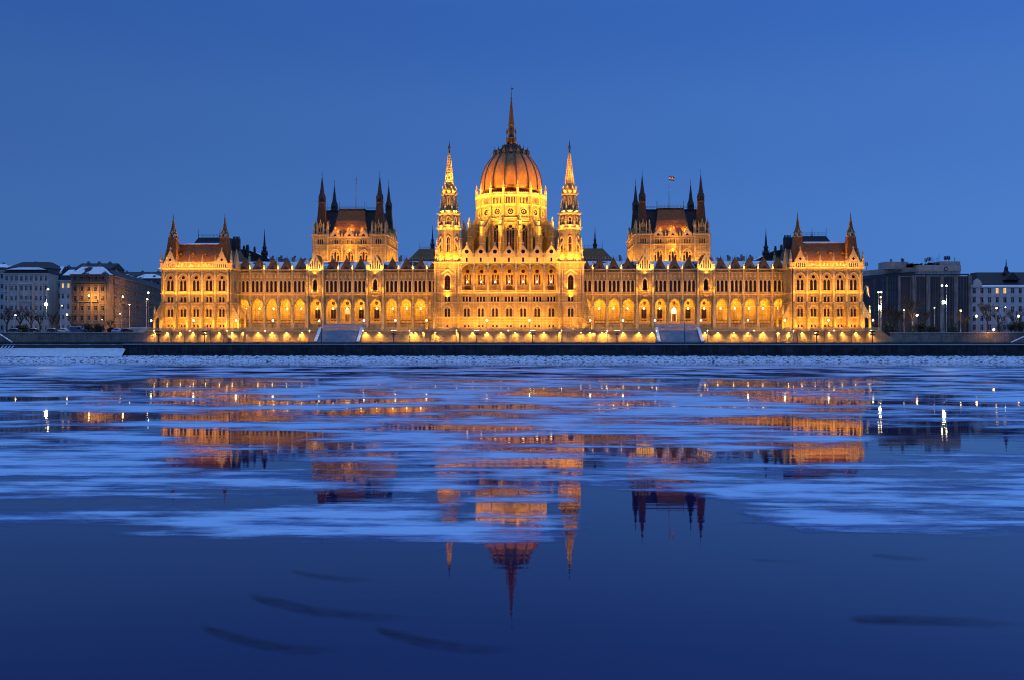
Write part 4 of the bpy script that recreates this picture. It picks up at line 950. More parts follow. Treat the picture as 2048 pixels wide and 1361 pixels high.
# ================================================================== TERRACE, STAIRS
XL, XR = at(296, 660, -6)[0], at(1757, 660, -6)[0]
ZR = 5.55   # lower quay road
STX = [(UX(291, -5), UX(380, -5))]
TT = tag(empty('terrace_wall', (0, -6, ZR)), 'floodlit stone retaining wall under the palace terrace with balustrade on top', 'wall')
def terrace():
    sL = sorted([(-STX[0][1], -STX[0][0])]+[(STX[0][0], STX[0][1])])
    edges = [XL, sL[0][0], sL[0][1], sL[1][0], sL[1][1], XR]
    P = None
    zt = 10.55
    for i in (0, 2, 4):
        x0, x1 = edges[i], edges[i+1]; b = MB()
        b.prism_yz([(-7.0, ZR-1), (-6.2, zt-.7), (-6.2, zt), (-5.4, zt), (-5.4, ZR-1)], x0, x1)
        b.box(x0, x1, -6.45, -5.3, zt-.35, zt+.0, 1); b.obj('wall_face', ['wall_block', 'stone_trim'], TT)
        b = MB(); rail_wall(b, x0, x1, zt, zt+1.0, -6.2, -5.95, .34, .17)
        n = int((x1-x0)/5.2)
        for k in range(n+1): x = x0+(x1-x0)*k/n; b.box(x-.25, x+.25, -6.3, -5.85, zt, zt+1.1)
        b.obj('balustrade', ['stone_trim'], TT)
    piers = []
    for s in (-1, 1):
        for i in range(6): piers.append(s*117.65+(i-2.5)*4.88)
        piers += [s*18.7, s*27.6, s*31]
        piers.append(s*UX(535, -6))
    for x in piers:
        if x < XL or x > XR: continue
        b = MB(); b.prism_yz([(-7.9, ZR-1), (-6.9, zt-.2), (-6.9, zt+.3), (-6.1, zt+.3), (-6.1, ZR-1)], x-.6, x+.6); b.box(x-.7, x+.7, -7.1, -6.0, zt+.3, zt+.5, 1); b.obj('pier', ['wall_block', 'stone_trim'], TT)
    b = MB(); b.box(XL, XR, -6.1, 14, TZ-.3, TZ-.004); b.obj('terrace_floor', ['paving'], TT)
    b = MB(); b.prism_xz([(XR, ZR-1), (XR, 10.6), (XR+1, 10.3), at(1797, 686, -6.8)[::1], (at(1797, 686, -6.8)[0], ZR-1)], -6.6, 8); b.obj('ramp_wall', ['wall_block'], TT)
    b = MB(); b.prism_xz([(XL, ZR-1), (XL, 10.6), (XL-1.5, 9.8), (at(262, 686, -6.8)[0]+6, ZR-1)], -6.6, 8); b.obj('ramp_wall', ['bank_block'], TT)
    for i, (x, z) in enumerate(((1708, 681), (458, 682))):
        X, Zc = at(x, z, -7.1); b = MB(); b.box(X-.7, X+.7, -7.0, -6.5, ZR, ZR+2.1); b.obj('door', ['iron'], TT)
terrace()
for s in (-1, 1):
    x0, x1 = sorted((s*STX[0][0], s*STX[0][1])); t = tag(empty('grand_staircase', ((x0+x1)/2, -5, ZR)), 'wide pale stone staircase down from the palace terrace, '+('west' if s < 0 else 'east')+'ern one with '+('no people' if False else ('clean steps' if s < 0 else 'a dark patch at its top')), 'staircase')
    t['label'] = 'wide pale blue-grey stone staircase with the left palace arcade behind it' if s < 0 else 'wide pale blue-grey stone staircase half in shadow at its top'
    b = MB(); n = 17; zt = TZ
    for k in range(n):
        y = -13.8+k*(8.0/n); b.box(x0+1.0, x1-1.0, y, y+8.0/n if k < n-1 else -4.8, ZR-.5, ZR+(zt-ZR)*(k+1)/n)
    b.obj('step', ['step_stone'], t)
    for q in (0, 1):
        xa, xb = (x0, x0+1.0) if q == 0 else (x1-1.0, x1)
        b = MB(); b.prism_yz([(-14.6, ZR-.5), (-14.6, ZR+.9), (-13.6, ZR+1.0), (-5.8, zt+.95), (-4.8, zt+1.0), (-4.8, ZR-.5)], xa, xb, 0); b.prism_yz([(-14.7, ZR+.9), (-14.7, ZR+1.08), (-13.6, ZR+1.18), (-5.8, zt+1.13), (-4.8, zt+1.18), (-4.8, zt+1.0), (-5.8, zt+.95), (-13.6, ZR+1.0)], xa-.06, xb+.06, 1)
        b.obj('side_wall', ['wall_block', 'snow'], t)
    b = MB(); 
    for hh in (.5, 1.0): b.tube((x0+1, -4.8, zt+hh), (x1-1, -4.8, zt+hh), .035, n=4)
    for k in range(16): xx = x0+1+(x1-x0-2)*k/15; b.tube((xx, -4.8, zt), (xx, -4.8, zt+1.0), .035, n=4)
    b.obj('handrail', ['iron'], t)
# wall lamps
WL = [335, 361, 387, 411, 439, 464.6, 487, 516, 545, 573, 604, 731, 759, 823, 831, 847, 871.5, 913.6, 945, 973.8, 1002, 1030, 1059.4, 1087.5, 1119, 1161.4, 1180, 1187, 1203.6, 1212.5, 1246, 1277.5, 1304, 1410, 1435.6, 1467, 1496, 1525.6, 1555, 1577, 1604, 1631, 1658, 1684, 1711, 1739, 309]
wl = tag(empty('wall_lamp', (0, 0, 0)), 'small lit lamp fixed high on the terrace retaining wall', 'wall lamp', 'wall lamps along the terrace retaining wall')
b = MB(); b.box(-.22, .22, -.28, 0, -.12, .12); b.obj('lamp_housing', ['iron'], wl); b = MB(); b.box(-.2, .2, -.24, -.02, -.17, -.122); b.box(-.18, .18, -.3, -.282, -.1, .06); b.obj('lamp_glass', ['wall_glow'], wl)
for i, px in enumerate(WL):
    x, z = at(px, 664, -6.6); y = -6.5 if not any(abs(px-q) < 2 for q in (871.5, 913.6, 1119, 1161.4)) else -7.4
    if i == 0: wl.matrix_basis = T(x, y, 9.75)
    else: copy_thing(wl, T(x, y, 9.75))
    k = 1.0 if i % 3 else .8
    spot(x, y-.75, 9.75, (0, .33, -1), 2300*k*KL, 125, (1, .46, .06), .08, .9)
# ================================================================== GROUND, QUAY, RIVER
def struct(name, b, mats): return tag(b.obj(name, mats), kind='structure')
b = MB(); b.box(-1500, 1500, -6, 2600, 5, 9.8); struct('city_ground', b, ['ground_dark'])
xq = at(246, 700, -28)[0]
b = MB(); b.box(-900, 900, -28, -6, ZR-4, ZR); struct('road', b, ['asphalt'])
b = MB(); b.box(-900, 900, -15.5, -14.9, ZR+.0, ZR+.14); b.box(-900, 900, -25.4, -25.1, ZR, ZR+.14); struct('kerb', b, ['stone_weathered'])
b = MB(); b.box(-900, 900, -14.9, -7.0, ZR+.004, ZR+.12); struct('pavement', b, ['paving'])
b = MB(); b.box(-900, 900, -26.9, -25.4, ZR+.004, ZR+.10); struct('quay_path', b, ['snow_patchy'])
b = MB()
for k in range(150):
    x = -300+k*4; b.box(x, x+2, -20.1, -19.9, ZR+.004, ZR+.012)
struct('road_marking', b, ['plaster_white'])
# embankment upper walls
for s, px0, px1, lab in ((-1, -420, 0, 'brown stone embankment wall below the town houses'), (1, 0, 0, 'brown stone embankment wall below the dark office block')):
    xa, xb = (-900, XL+.5) if s < 0 else (at(1780, 680, -6)[0], 900)
    w = tag(empty('embankment_wall', ((-200 if s < 0 else 200), -6, ZR)), lab, 'wall')
    b = MB(); b.prism_yz([(-6.9, ZR-1), (-6.3, 9.2), (-6.3, 9.55), (-5.5, 9.55), (-5.5, ZR-1)], xa, xb); b.obj('wall_face', ['bank_block'], w)
    b = MB(); b.box(xa, xb, -6.5, -5.3, 9.55, 9.8, 0); b.box(xa, xb, -6.4, -5.4, 9.8, 9.88, 1); b.obj('coping', ['stone_weathered', 'snow'], w)
    b = MB()
    for hh in (.55, 1.0): b.tube((xa, -5.9, 9.85+hh), (xb, -5.9, 9.85+hh), .035, n=4)
    for k in range(int(abs(xb-xa)/2.5)): b.tube((xa+k*2.5, -5.9, 9.85), (xa+k*2.5, -5.9, 10.85), .045, n=4)
    b.obj('railing', ['iron'], w)
# far left stair and ramp parapet
for (p0, p1, lab) in (((-10, 661), (25, 684), 'thin pale sloping parapet of a stair on the left embankment wall'), ((2075, 660), (2022, 684), 'thin pale sloping parapet of a stair on the right embankment wall')):
    x0, z0 = at(p0[0], p0[1], -8); x1, z1 = at(p1[0], p1[1], -8); st_ = tag(empty('embankment_stair', (x1, -8, ZR)), lab, 'stair')
    b = MB(); b.prism_xz([(x0, z0), (x1, z1), (x1, z1-.3), (x0, z0-.3)], -8.6, -7.9, 1); b.obj('coping', ['bank_block', 'snow'], st_)
    b = MB(); b.prism_xz([(x0, z0-.3), (x1, z1-.3), (x1, ZR-.2), (x0, ZR-.2)], -8.4, -6.9, 0); b.obj('side_wall', ['bank_block'], st_)
# quay wall
Q = tag(empty('quay_wall', (0, -28, 0)), 'long dark wet stone quay wall above the frozen river edge', 'wall')
b = MB(); b.prism_yz([(-28.6, -1), (-28.0, ZR-.15), (-26.9, ZR-.15), (-26.9, -1)], xq, 900)
for k in range(60):
    x = xq+.5+k*12.5; b.prism_yz([(-28.75, -1), (-28.15, ZR-.3), (-28, ZR-.3), (-28, -1)], x, x+.5)
b.box(xq, 900, -29.2, -28.5, -1, 2.35)
b.obj('wall_face', ['quay_block'], Q)
b = MB(); b.box(xq, 900, -28.25, -26.9, ZR-.15, ZR+.12, 0); b.box(xq, 900, -28.25, -27.0, ZR+.12, ZR+.26, 1); b.obj('coping', ['stone_weathered', 'snow'], Q)
# snowy slope on the left
def grid(name, x0, x1, nx, ys, zf_, amp, sc, mats, kind, seed=0):
    v, f = [], []; ny = len(ys)
    for j, y in enumerate(ys):
        for i in range(nx+1):
            x = x0+(x1-x0)*i/nx; v.append((x, y, zf_(x, y, j)+amp*noise.fractal(Vector((x*sc, y*sc, seed)), 1, 2, 4)))
    for j in range(ny-1):
        for i in range(nx): a = j*(nx+1)+i; f.append((a, a+1, a+nx+2, a+nx+1))
    b = MB(); b.add(v, f); return tag(b.obj(name, mats), kind=kind)
sl = grid('snow_slope', -420, xq+1, 300, [-26.5-k*.8 for k in range(7)], lambda x, y, j: ZR+.1-(j/6)*4.1, .16, .5, ['snow_blue'] if False else ['snow'], 'structure')
rr = grid('snow_covered_riprap', -420, 420, 1400, [-27.9-k*.55 for k in range(20)], lambda x, y, j: (2.15 if x > xq else 2.1)-(j/19)*2.35, .42, .9, ['riprap'], 'stuff', 3)
rr['label'] = 'rough snow covered stones along the foot of the quay'; rr['category'] = 'riprap'
# slipway stairs far left
for k in range(4):
    p0 = at(-12+k*7, 714, -34); p1 = at(8+k*7-2, 691, -28); 
    b = MB(); b.tube((p0[0], -35.5, .9), (p1[0], -27, ZR+.1), .16, n=4)
    tag(b.obj('slipway_rail', ['snow']), 'white snow topped rail of the slipway at the far left', 'rail', 'rails of the slipway on the snowy bank')
# railing along the quay edge
b0 = tag(empty('quay_railing', (0, -27.3, ZR)), 'long thin dark iron railing on top of the dark quay wall', 'railing')
b = MB()
for k in range(190): x = -330+k*3.5; b.tube((x, -26.7, ZR), (x, -26.7, ZR+1.05), .05, n=4)
b.obj('post', ['iron'], b0); bpy.data.objects[b0.children[0].name]['kind'] = 'stuff'
b = MB()
for hh in (.35, .7, 1.03): b.tube((-330, -26.7, ZR+hh), (335, -26.7, ZR+hh), .04, n=4)
b.obj('rail', ['iron'], b0)
# dark crash barrier at the road's edge
b1 = tag(empty('crash_barrier', (0, -24.9, ZR)), 'low dark steel crash barrier between the road and the quay path', 'barrier')
b = MB(); b.prism_yz([(-24.95, ZR+.15), (-24.85, ZR+.3), (-24.95, ZR+.45), (-24.85, ZR+.6), (-24.95, ZR+.78), (-24.8, ZR+.78), (-24.8, ZR+.15)], -330, 335); b.obj('beam', ['iron'], b1)
# light trails are left out; bollards on the quay
bs = None
for px in (6, 262, 518, 762, 1049, 1268, 1522, 1778, 2010):
    x, _ = at(px, 690, -27.6)
    if bs is None:
        bs = tag(empty('mooring_bollard', (x, -27.6, ZR+.2)), 'short black mooring bollard on the snowy quay edge', 'bollard', 'mooring bollards along the quay')
        W[bs.name] = I4; b = MB(); b.ring(0, 0, [(.28, 0), (.2, .1), (.18, .45), (.34, .55), (.34, .7), (.2, .78)], 10); o = b.obj('post', ['iron'], bs); o.matrix_basis = I4; b = MB(); b.box(-.4, .4, -.06, .06, .48, .6); o = b.obj('cross_bar', ['iron'], bs); o.matrix_basis = I4
    else: copy_thing(bs, T(x, -27.6, ZR+.2))
# river
m, t, N, L = nt('water')
out = N.new('ShaderNodeOutputMaterial'); pb = N.new('ShaderNodeBsdfPrincipled'); L.new(pb.outputs[0], out.inputs[0])
pb.inputs['Base Color'].default_value = (.006, .001, .048, 1); pb.inputs['Roughness'].default_value = .024; pb.inputs['IOR'].default_value = 1.8; pb.inputs['Specular Tint'].default_value = (1, .84, .95, 1)
geo = N.new('ShaderNodeNewGeometry'); mp = N.new('ShaderNodeMapping'); mp.inputs['Scale'].default_value = (.08, 1.3, 1); L.new(geo.outputs['Position'], mp.inputs[0])
nz = N.new('ShaderNodeTexNoise'); nz.inputs['Scale'].default_value = .6; nz.inputs['Detail'].default_value = 3; L.new(mp.outputs[0], nz.inputs['Vector'])
bp = N.new('ShaderNodeBump'); bp.inputs['Strength'].default_value = .30; bp.inputs['Distance'].default_value = .02; L.new(nz.outputs[0], bp.inputs['Height']); L.new(bp.outputs[0], pb.inputs['Normal'])
b = MB(); b.add([(-1600, -700, 0), (1600, -700, 0), (1600, -34, 0), (-1600, -34, 0)], [(0, 1, 2, 3)]); struct('river', b, ['water'])
# drifting ice: real thin sheets lying on the water, their cover thinning out at the edges
m, t, N, L = nt('drift_ice')
out = N.new('ShaderNodeOutputMaterial'); pb = N.new('ShaderNodeBsdfPrincipled'); tr = N.new('ShaderNodeBsdfTransparent'); mx = N.new('ShaderNodeMixShader')
at_ = N.new('ShaderNodeAttribute'); at_.attribute_name = 'cover'
geo = N.new('ShaderNodeNewGeometry')
def streak(scale, sc, det, ro=.6):
    mp = N.new('ShaderNodeMapping'); mp.inputs['Scale'].default_value = scale; L.new(geo.outputs['Position'], mp.inputs[0])
    n = N.new('ShaderNodeTexNoise'); n.inputs['Scale'].default_value = sc; n.inputs['Detail'].default_value = det; n.inputs['Roughness'].default_value = ro; L.new(mp.outputs[0], n.inputs['Vector']); return n
def mr(inp, a, b_, c, d):
    r = N.new('ShaderNodeMapRange'); r.inputs[1].default_value = a; r.inputs[2].default_value = b_; r.inputs[3].default_value = c; r.inputs[4].default_value = d; L.new(inp, r.inputs[0]); return r
s1 = streak((.055, .13, 1), 1, 12, .66); s2 = streak((.07, .50, 1), 1, 11, .70)
a1 = mr(s1.outputs[0], .32, .68, -1.0, 1.0); a2 = N.new('ShaderNodeMath'); a2.operation = 'ADD'; s3 = streak((.09, .8, 1), 1, 8, .62); a1b = mr(s3.outputs[0], .35, .65, -.38, .38); a1c = N.new('ShaderNodeMath'); a1c.operation = 'ADD'; L.new(a1.outputs[0], a1c.inputs[0]); L.new(a1b.outputs[0], a1c.inputs[1]); L.new(at_.outputs['Fac'], a2.inputs[0]); L.new(a1c.outputs[0], a2.inputs[1])
a3 = mr(a2.outputs[0], .02, 1.40, 0, .93); a3.interpolation_type = 'SMOOTHSTEP'
L.new(a3.outputs[0], mx.inputs[0]); L.new(tr.outputs[0], mx.inputs[1]); L.new(pb.outputs[0], mx.inputs[2]); L.new(mx.outputs[0], out.inputs[0])
cr = N.new('ShaderNodeValToRGB'); cr.color_ramp.elements[0].position = .40; cr.color_ramp.elements[1].position = .62; cr.color_ramp.elements[0].color = (.10, .19, .46, 1); cr.color_ramp.elements[1].color = (.45, .69, .96, 1)
cc = mr(a2.outputs[0], .2, 1.6, -.16, .16); cd = N.new('ShaderNodeMath'); cd.operation = 'ADD'; L.new(cc.outputs[0], cd.inputs[0]); L.new(s2.outputs[0], cd.inputs[1]); L.new(cd.outputs[0], cr.inputs[0]); L.new(cr.outputs[0], pb.inputs['Base Color']); pb.inputs['Roughness'].default_value = .45; pb.inputs['Specular IOR Level'].default_value = .25
def ice():
    E = []  # (px, py, rx, ry, amount): open leads (negative) and dense rafts (positive)
    E += [(430, 875, 130, 30, -1.3), (560, 868, 110, 16, -.9), (700, 970, 90, 38, -1.0), (650, 905, 160, 12, -.8), (1010, 885, 150, 26, -.9), (897, 1020, 32, 40, -1.4), (1025, 1035, 90, 30, -1.2), (1000, 975, 80, 24, -.8), (1140, 1040, 34, 80, -1.2),
          (1345, 904, 90, 14, -1.1), (1340, 1030, 120, 62, -1.7), (1590, 915, 150, 18, -1.1), (1640, 852, 110, 12, -.9), (1500, 845, 100, 8, -.7), (460, 765, 180, 16, -.7), (1250, 808, 90, 10, -.9), (1560, 765, 180, 14, -.7), (150, 772, 200, 8, -.8), (230, 838, 120, 6, -.8), (1890, 880, 160, 36, -1.2), (1850, 800, 160, 8, -.7), (900, 728, 700, 6, -.9), (420, 928, 90, 12, -.8),
          (120, 1068, 220, 22, -.8), (250, 1000, 120, 14, -.4), (500, 835, 90, 8, -.6), (1000, 830, 120, 7, -.5), (1280, 860, 120, 10, -.6)]
    E += [(650, 1085, 420, 22, .35), (900, 1060, 300, 20, .3), (1800, 1040, 280, 50, .7), (1620, 985, 260, 30, .7), (1960, 1078, 200, 20, .5), (1500, 985, 160, 22, .4), (700, 1030, 170, 22, .45), (1180, 1000, 60, 8, .1), (1750, 985, 250, 20, .5), (250, 960, 220, 20, .4), (560, 955, 160, 26, .5), (1100, 950, 200, 10, .5)]
    E += [(1010, 1088, 230, 16, 1.7), (1020, 1064, 130, 6, 1.2), (1345, 955, 140, 20, 1.0), (1010, 940, 200, 5, .8), (1010, 955, 190, 7, .8), (1010, 1000, 170, 7, .9), (1340, 945, 190, 9, .9), (1345, 978, 160, 7, .7), (1050, 1072, 300, 13, .9), (1010, 915, 220, 5, .6), (500, 850, 200, 5, .6), (700, 940, 200, 5, .6), (1600, 895, 200, 5, .6), (1650, 930, 200, 6, .6)]
    ys = []; py = 731.0
    while py < 1290: ys.append(-330+F*HC/(py-HOR)); py += 2.2 if py < 900 else 3.2
    ys.append(-330+F*HC/(1290-HOR))
    x0, x1, nx = -330.0, 330.0, 440
    v, f, cv = [], [], []
    for j, y in enumerate(ys):
        for i in range(nx+1):
            x = x0+(x1-x0)*i/nx; px, py = project(x, y)
            base = .80
            lim = 1112+22*noise.noise(Vector((x*.05, 3, 0)))
            if px > 1100: lim = min(lim, 1085) 
            edge = (lim-py)/42
            if px > 1180 and px < 1560: lim2 = 985+(px-1180)/380*75; edge = min(edge, (lim2-py)/14)
            d = 330+y
            n1 = noise.fractal(Vector((x/17, y/7, 1.3)), .9, 2, 5); n2 = noise.fractal(Vector((x/45, y/24, 7)), .9, 2, 3)
            c = base+.12+.95*n1+.6*n2
            for (ex, ey, rx, ry, am) in E:
                dx, dy = (px-ex)/rx, (py-ey)/ry; q = dx*dx+dy*dy
                if q < 4: c += am*math.exp(-q*1.2)
            if py > 1040: c *= 1.1
            if edge < 1: c = min(c, 1.1)*max(0, edge)*1.0 - (1-max(0, edge))*.6
            if abs(px-1024) > 1500: c = min(c, .8)
            cv.append(max(-.8, min(1.25, c))); v.append((x, y, .012))
    for j in range(len(ys)-1):
        for i in range(nx):
            a = j*(nx+1)+i
            if max(cv[a], cv[a+1], cv[a+nx+1], cv[a+nx+2]) > -.25: f.append((a, a+1, a+nx+2, a+nx+1))
    me = bpy.data.meshes.new('drift_ice'); me.from_pydata(v, [], f); me.materials.append(MATS['drift_ice'])
    at2 = me.attributes.new('cover', 'FLOAT', 'POINT'); at2.data.foreach_set('value', cv); me.update()
    o = link('drift_ice', me); tag(o, 'long pale blue sheets of drifting ice and slush covering the river', 'drift ice', kind='stuff')
ice()
# single dark slivers of thin ice on the open water
m, t, N, L = nt('thin_ice')
out = N.new('ShaderNodeOutputMaterial'); pb = N.new('ShaderNodeBsdfPrincipled'); tr = N.new('ShaderNodeBsdfTransparent'); mx = N.new('ShaderNodeMixShader')
at_ = N.new('ShaderNodeAttribute'); at_.attribute_name = 'cover'; geo = N.new('ShaderNodeNewGeometry')
s1 = streak((.6, 4, 1), 1, 6); a1 = mr(s1.outputs[0], .3, .7, .35, 1.1); ml = N.new('ShaderNodeMath'); ml.operation = 'MULTIPLY'; L.new(a1.outputs[0], ml.inputs[0]); L.new(at_.outputs['Fac'], ml.inputs[1])
ml.use_clamp = True; L.new(ml.outputs[0], mx.inputs[0]); L.new(tr.outputs[0], mx.inputs[1]); L.new(pb.outputs[0], mx.inputs[2]); L.new(mx.outputs[0], out.inputs[0])
pb.inputs['Base Color'].default_value = (.02, .022, .045, 1); pb.inputs['Roughness'].default_value = .6; pb.inputs['Specular IOR Level'].default_value = .2
def atz(px, py, z=0):
    d = F*(HC-z)/(py-HOR); dx = (px-1024)/F; return CX+(-sin(YAW)+dx*cos(YAW))*d, CY+(cos(YAW)+dx*sin(YAW))*d
for (x0, y0, x1, y1, th, sag, lab, op) in ((400, 1252, 690, 1302, 15, 12, 'dark curved sliver of thin ice nearest to the lower left, hooked at its left end', .8), (495, 1190, 830, 1236, 14, 10, 'dark curved sliver of thin ice above another one on open water', .75), (745, 1255, 1050, 1300, 15, 12, 'dark curved sliver of thin ice under the reflected spire', .75),
        (580, 1142, 760, 1160, 8, 5, 'faint small sliver of thin ice just below the drifting ice edge', .5), (1692, 1238, 2060, 1250, 14, -2, 'dark straight sliver of thin ice at the lower right', .8), (1500, 1120, 1640, 1124, 4, 1, 'faint flat sliver of thin ice right of the reflected towers', .3), (1740, 1110, 1870, 1120, 7, 1, 'faint wide sliver of thin ice at the right under the ice edge', .45)):
    v, f, cv = [], [], []; n = 28
    for i in range(n+1):
        t_ = i/n; px = x0+(x1-x0)*t_; c = y0+(y1-y0)*t_**.8+sag*sin(pi*t_); hw = th*(min(1, t_*6)**.5*.55+.3)*(1-max(0, t_-.75)*3.2)
        for j in range(7):
            q = j/6*2-1; X, Y = atz(px+(2.5*noise.noise(Vector((i*.4, j, x0)))), c+q*hw); v.append((X, Y, .016)); cv.append(.66*op*(1-q*q)*(min(1, t_*14))*(1-t_**2.2)*1.25*(.75+.5*noise.noise(Vector((i*.35, q*2, x0*.1)))))
    for i in range(n):
        for j in range(6): a = i*7+j; f.append((a, a+1, a+8, a+7))
    me = bpy.data.meshes.new('ice_sliver'); me.from_pydata(v, [], f); me.materials.append(MATS['thin_ice']); at2 = me.attributes.new('cover', 'FLOAT', 'POINT'); at2.data.foreach_set('value', cv)
    tag(link('ice_sliver', me), lab, 'ice sliver')
# ================================================================== STREET LAMPS
def lamp_thing(kind, x, y, zb, zh, label, group, arm=0, big=1.0, mat_='lamp_white', e=0, col=(1, .8, .5)):
    big *= .78 if kind == 'arm' else 1
    r = tag(empty('street_lamp' if kind != 'mast' else 'floodlight_mast', (x, y, zb)), label, 'street lamp' if kind != 'mast' else 'floodlight mast', group)
    b = MB(); h = zh
    if kind == 'globe':
        b.ring(x, y, [(.3, zb), (.3, zb+.15), (.16, zb+.5), (.09, zb+.9), (.07, h-.35), (.16, h-.28)], 8); b.obj('pole', ['iron'], r)
        b = MB(); b.ball((x, y, h), .30*big, 10, 7); b.obj('lamp_globe', [mat_], r)
        b = MB(); b.ring(x, y, [(.2, h+.27*big), (.22, h+.3*big), (.03, h+.5*big)], 8); b.obj('lamp_cap', ['iron'], r)
    elif kind == 'arm':
        b.ring(x, y, [(.2, zb), (.17, zb+.8), (.11, zb+1), (.07, h)], 8); b.obj('pole', ['galvanised'], r)
        b = MB(); b.tube((x, y, h), (x+arm, y, h+.2), .06, n=5); b.obj('arm', ['galvanised'], r)
        b = MB(); b.box(x+arm-.4, x+arm+.4, y-.2, y+.2, h+.12, h+.26, 0); b.obj('lamp_head', ['iron'], r)
        b = MB(); b.ball((x+arm, y, h+.05), .26*big, 10, 6); b.obj('lamp_glass', [mat_], r)
    else:
        b.ring(x, y, [(.22, zb), (.18, zb+1), (.1, h)], 8); b.obj('pole', ['iron'], r)
        b = MB()
        for dz in (0, -1.1): b.tube((x-.7, y, h-.3+dz), (x+.7, y, h-.3+dz), .06, n=4)
        b.obj('cross_arm', ['iron'], r)
        for dx in (-.7, -.25, .25, .7):
            for dz in (0, -1.1):
                b = MB(); b.box(x+dx-.18, x+dx+.18, y-.16, y+.16, h-.25+dz, h+.12+dz, 0)
                if mat_ and dz == 0: b.box(x+dx-.06, x+dx+.06, y-.2, y-.165, h-.08+dz, h+.04+dz, 1)
                b.obj('floodlight', ['iron', mat_ or 'iron'], r)
    if e: spot(x+arm, y+.3, h-.1, (0, 1, -.35), e*1.6, 165, col, .2, .5)
    return r
# tall lamps in the town left and right (px, py head, Y)
G1 = 'tall street lamps in front of the town houses'
for px, py, Y, arm, big, m_, e, lab in ((92, 609, -2, 0, 2.4, 'lamp_hot', 1500, 'brightest white mast lamp on the left bank, lower head of the tall mast'), (93, 579, -1, .6, 1.6, 'lamp_white', 600, 'tall white lamp rising just above the brightest lamp on the left bank'),
        (31, 631, 4, 0, 1.2, 'lamp_orange', 500, 'low orange street lamp before bare trees at the far left'), (124, 612, 20, 0, .9, 'lamp_white', 200, 'small white street lamp left of the narrow pale house'), (134, 630, 8, 0, 1.5, 'lamp_warm', 500, 'warm street lamp at the foot of the narrow pale house'),
        (178, 592, 39, 0, 1.5, 'lamp_orange', 5500, 'tall orange street lamp in front of the brown corner house'), (243, 594, 40, .6, 1.5, 'lamp_orange', 16000, 'tall orange street lamp beside the long receding brown facade'), (259, 610, 60, 0, 1.2, 'lamp_white', 300, 'small white lamp before the long receding brown facade'),
        (296.5, 586, 6, 0, 1.3, 'lamp_cool', 500, 'tall cool white lamp next to the left end of the palace'), (293, 599, 50, .4, 1.4, 'lamp_orange', 16000, 'orange lamp just below the cool white one by the palace corner'), (240, 628, 25, 0, 1.0, 'lamp_warm', 1500, 'low warm lamp at the street corner of the brown house'), (204, 640, 25, 0, .6, 'lamp_warm', 0, 'tiny low lamp in front of the brown corner house')):
    x, zh = at(px, py, Y); lamp_thing('arm', x, Y, 9.8, zh, lab, G1, arm, big, m_, e, {'lamp_orange': (1, .42, .08), 'lamp_warm': (1, .6, .25)}.get(m_, (1, .9, .6)))
G2 = 'street lamps in front of the dark office block'
for px, py, Y, arm, big, m_, e, lab in ((1760, 615, -2, 0, 2.3, 'lamp_hot', 1500, 'very bright white lamp on a tall mast right of the palace'), (1757, 585, -1, 0, 1.4, 'lamp_white', 500, 'left upper head of twin white lamps right of the palace'), (1762.5, 585, -1, 0, 1.4, 'lamp_white', 500, 'right upper head of twin white lamps right of the palace'), (1761.5, 595, 1, 0, 1.3, 'lamp_warm', 400, 'warm lamp just under the twin white lamps right of the palace'),
        (1888, 605, -2, 0, 2.5, 'lamp_hot', 1800, 'very bright white lamp on the mast before the office block columns'), (1884, 572, -2, 0, 1.5, 'lamp_white', 600, 'left upper head of twin white lamps before the office block'), (1893, 572, -2, 0, 1.5, 'lamp_white', 600, 'right upper head of twin white lamps before the office block'),
        (1808, 621, 8, 0, .9, 'lamp_white', 60, 'small white lamp between the first columns of the office block'), (1834, 631, 6, 0, 1.9, 'lamp_orange', 1300, 'orange lamp left of the dark bush before the office block'), (1869, 616, 8, 0, .9, 'lamp_white', 100, 'small white lamp left of the brightest office block mast'), (1921.5, 622, 12, 0, 1.4, 'lamp_warm', 1200, 'warm lamp at the right end of the office block'),
        (1953, 633, 4, 0, 1.9, 'lamp_orange', 1300, 'orange lamp in front of the white house left bay'), (1993, 617, 4, 0, 1.5, 'lamp_warm', 700, 'tall warm lamp in front of the middle of the white house'), (2011, 615, 16, 0, .9, 'lamp_cool', 60, 'small cool lamp before the white house windows'), (2037, 633, 4, 0, 1.9, 'lamp_orange', 1300, 'orange lamp beside dark bushes at the far right'), (1987.5, 660, -10, 0, 1.7, 'lamp_orange', 700, 'orange lamp standing on the lower quay below the white house')):
    x, zh = at(px, py, Y); lamp_thing('arm', x, Y, 9.8 if Y > -6 else ZR, zh, lab, G2, arm, big, m_, e, {'lamp_orange': (1, .45, .1), 'lamp_warm': (1, .6, .25)}.get(m_, (1, .9, .6)))
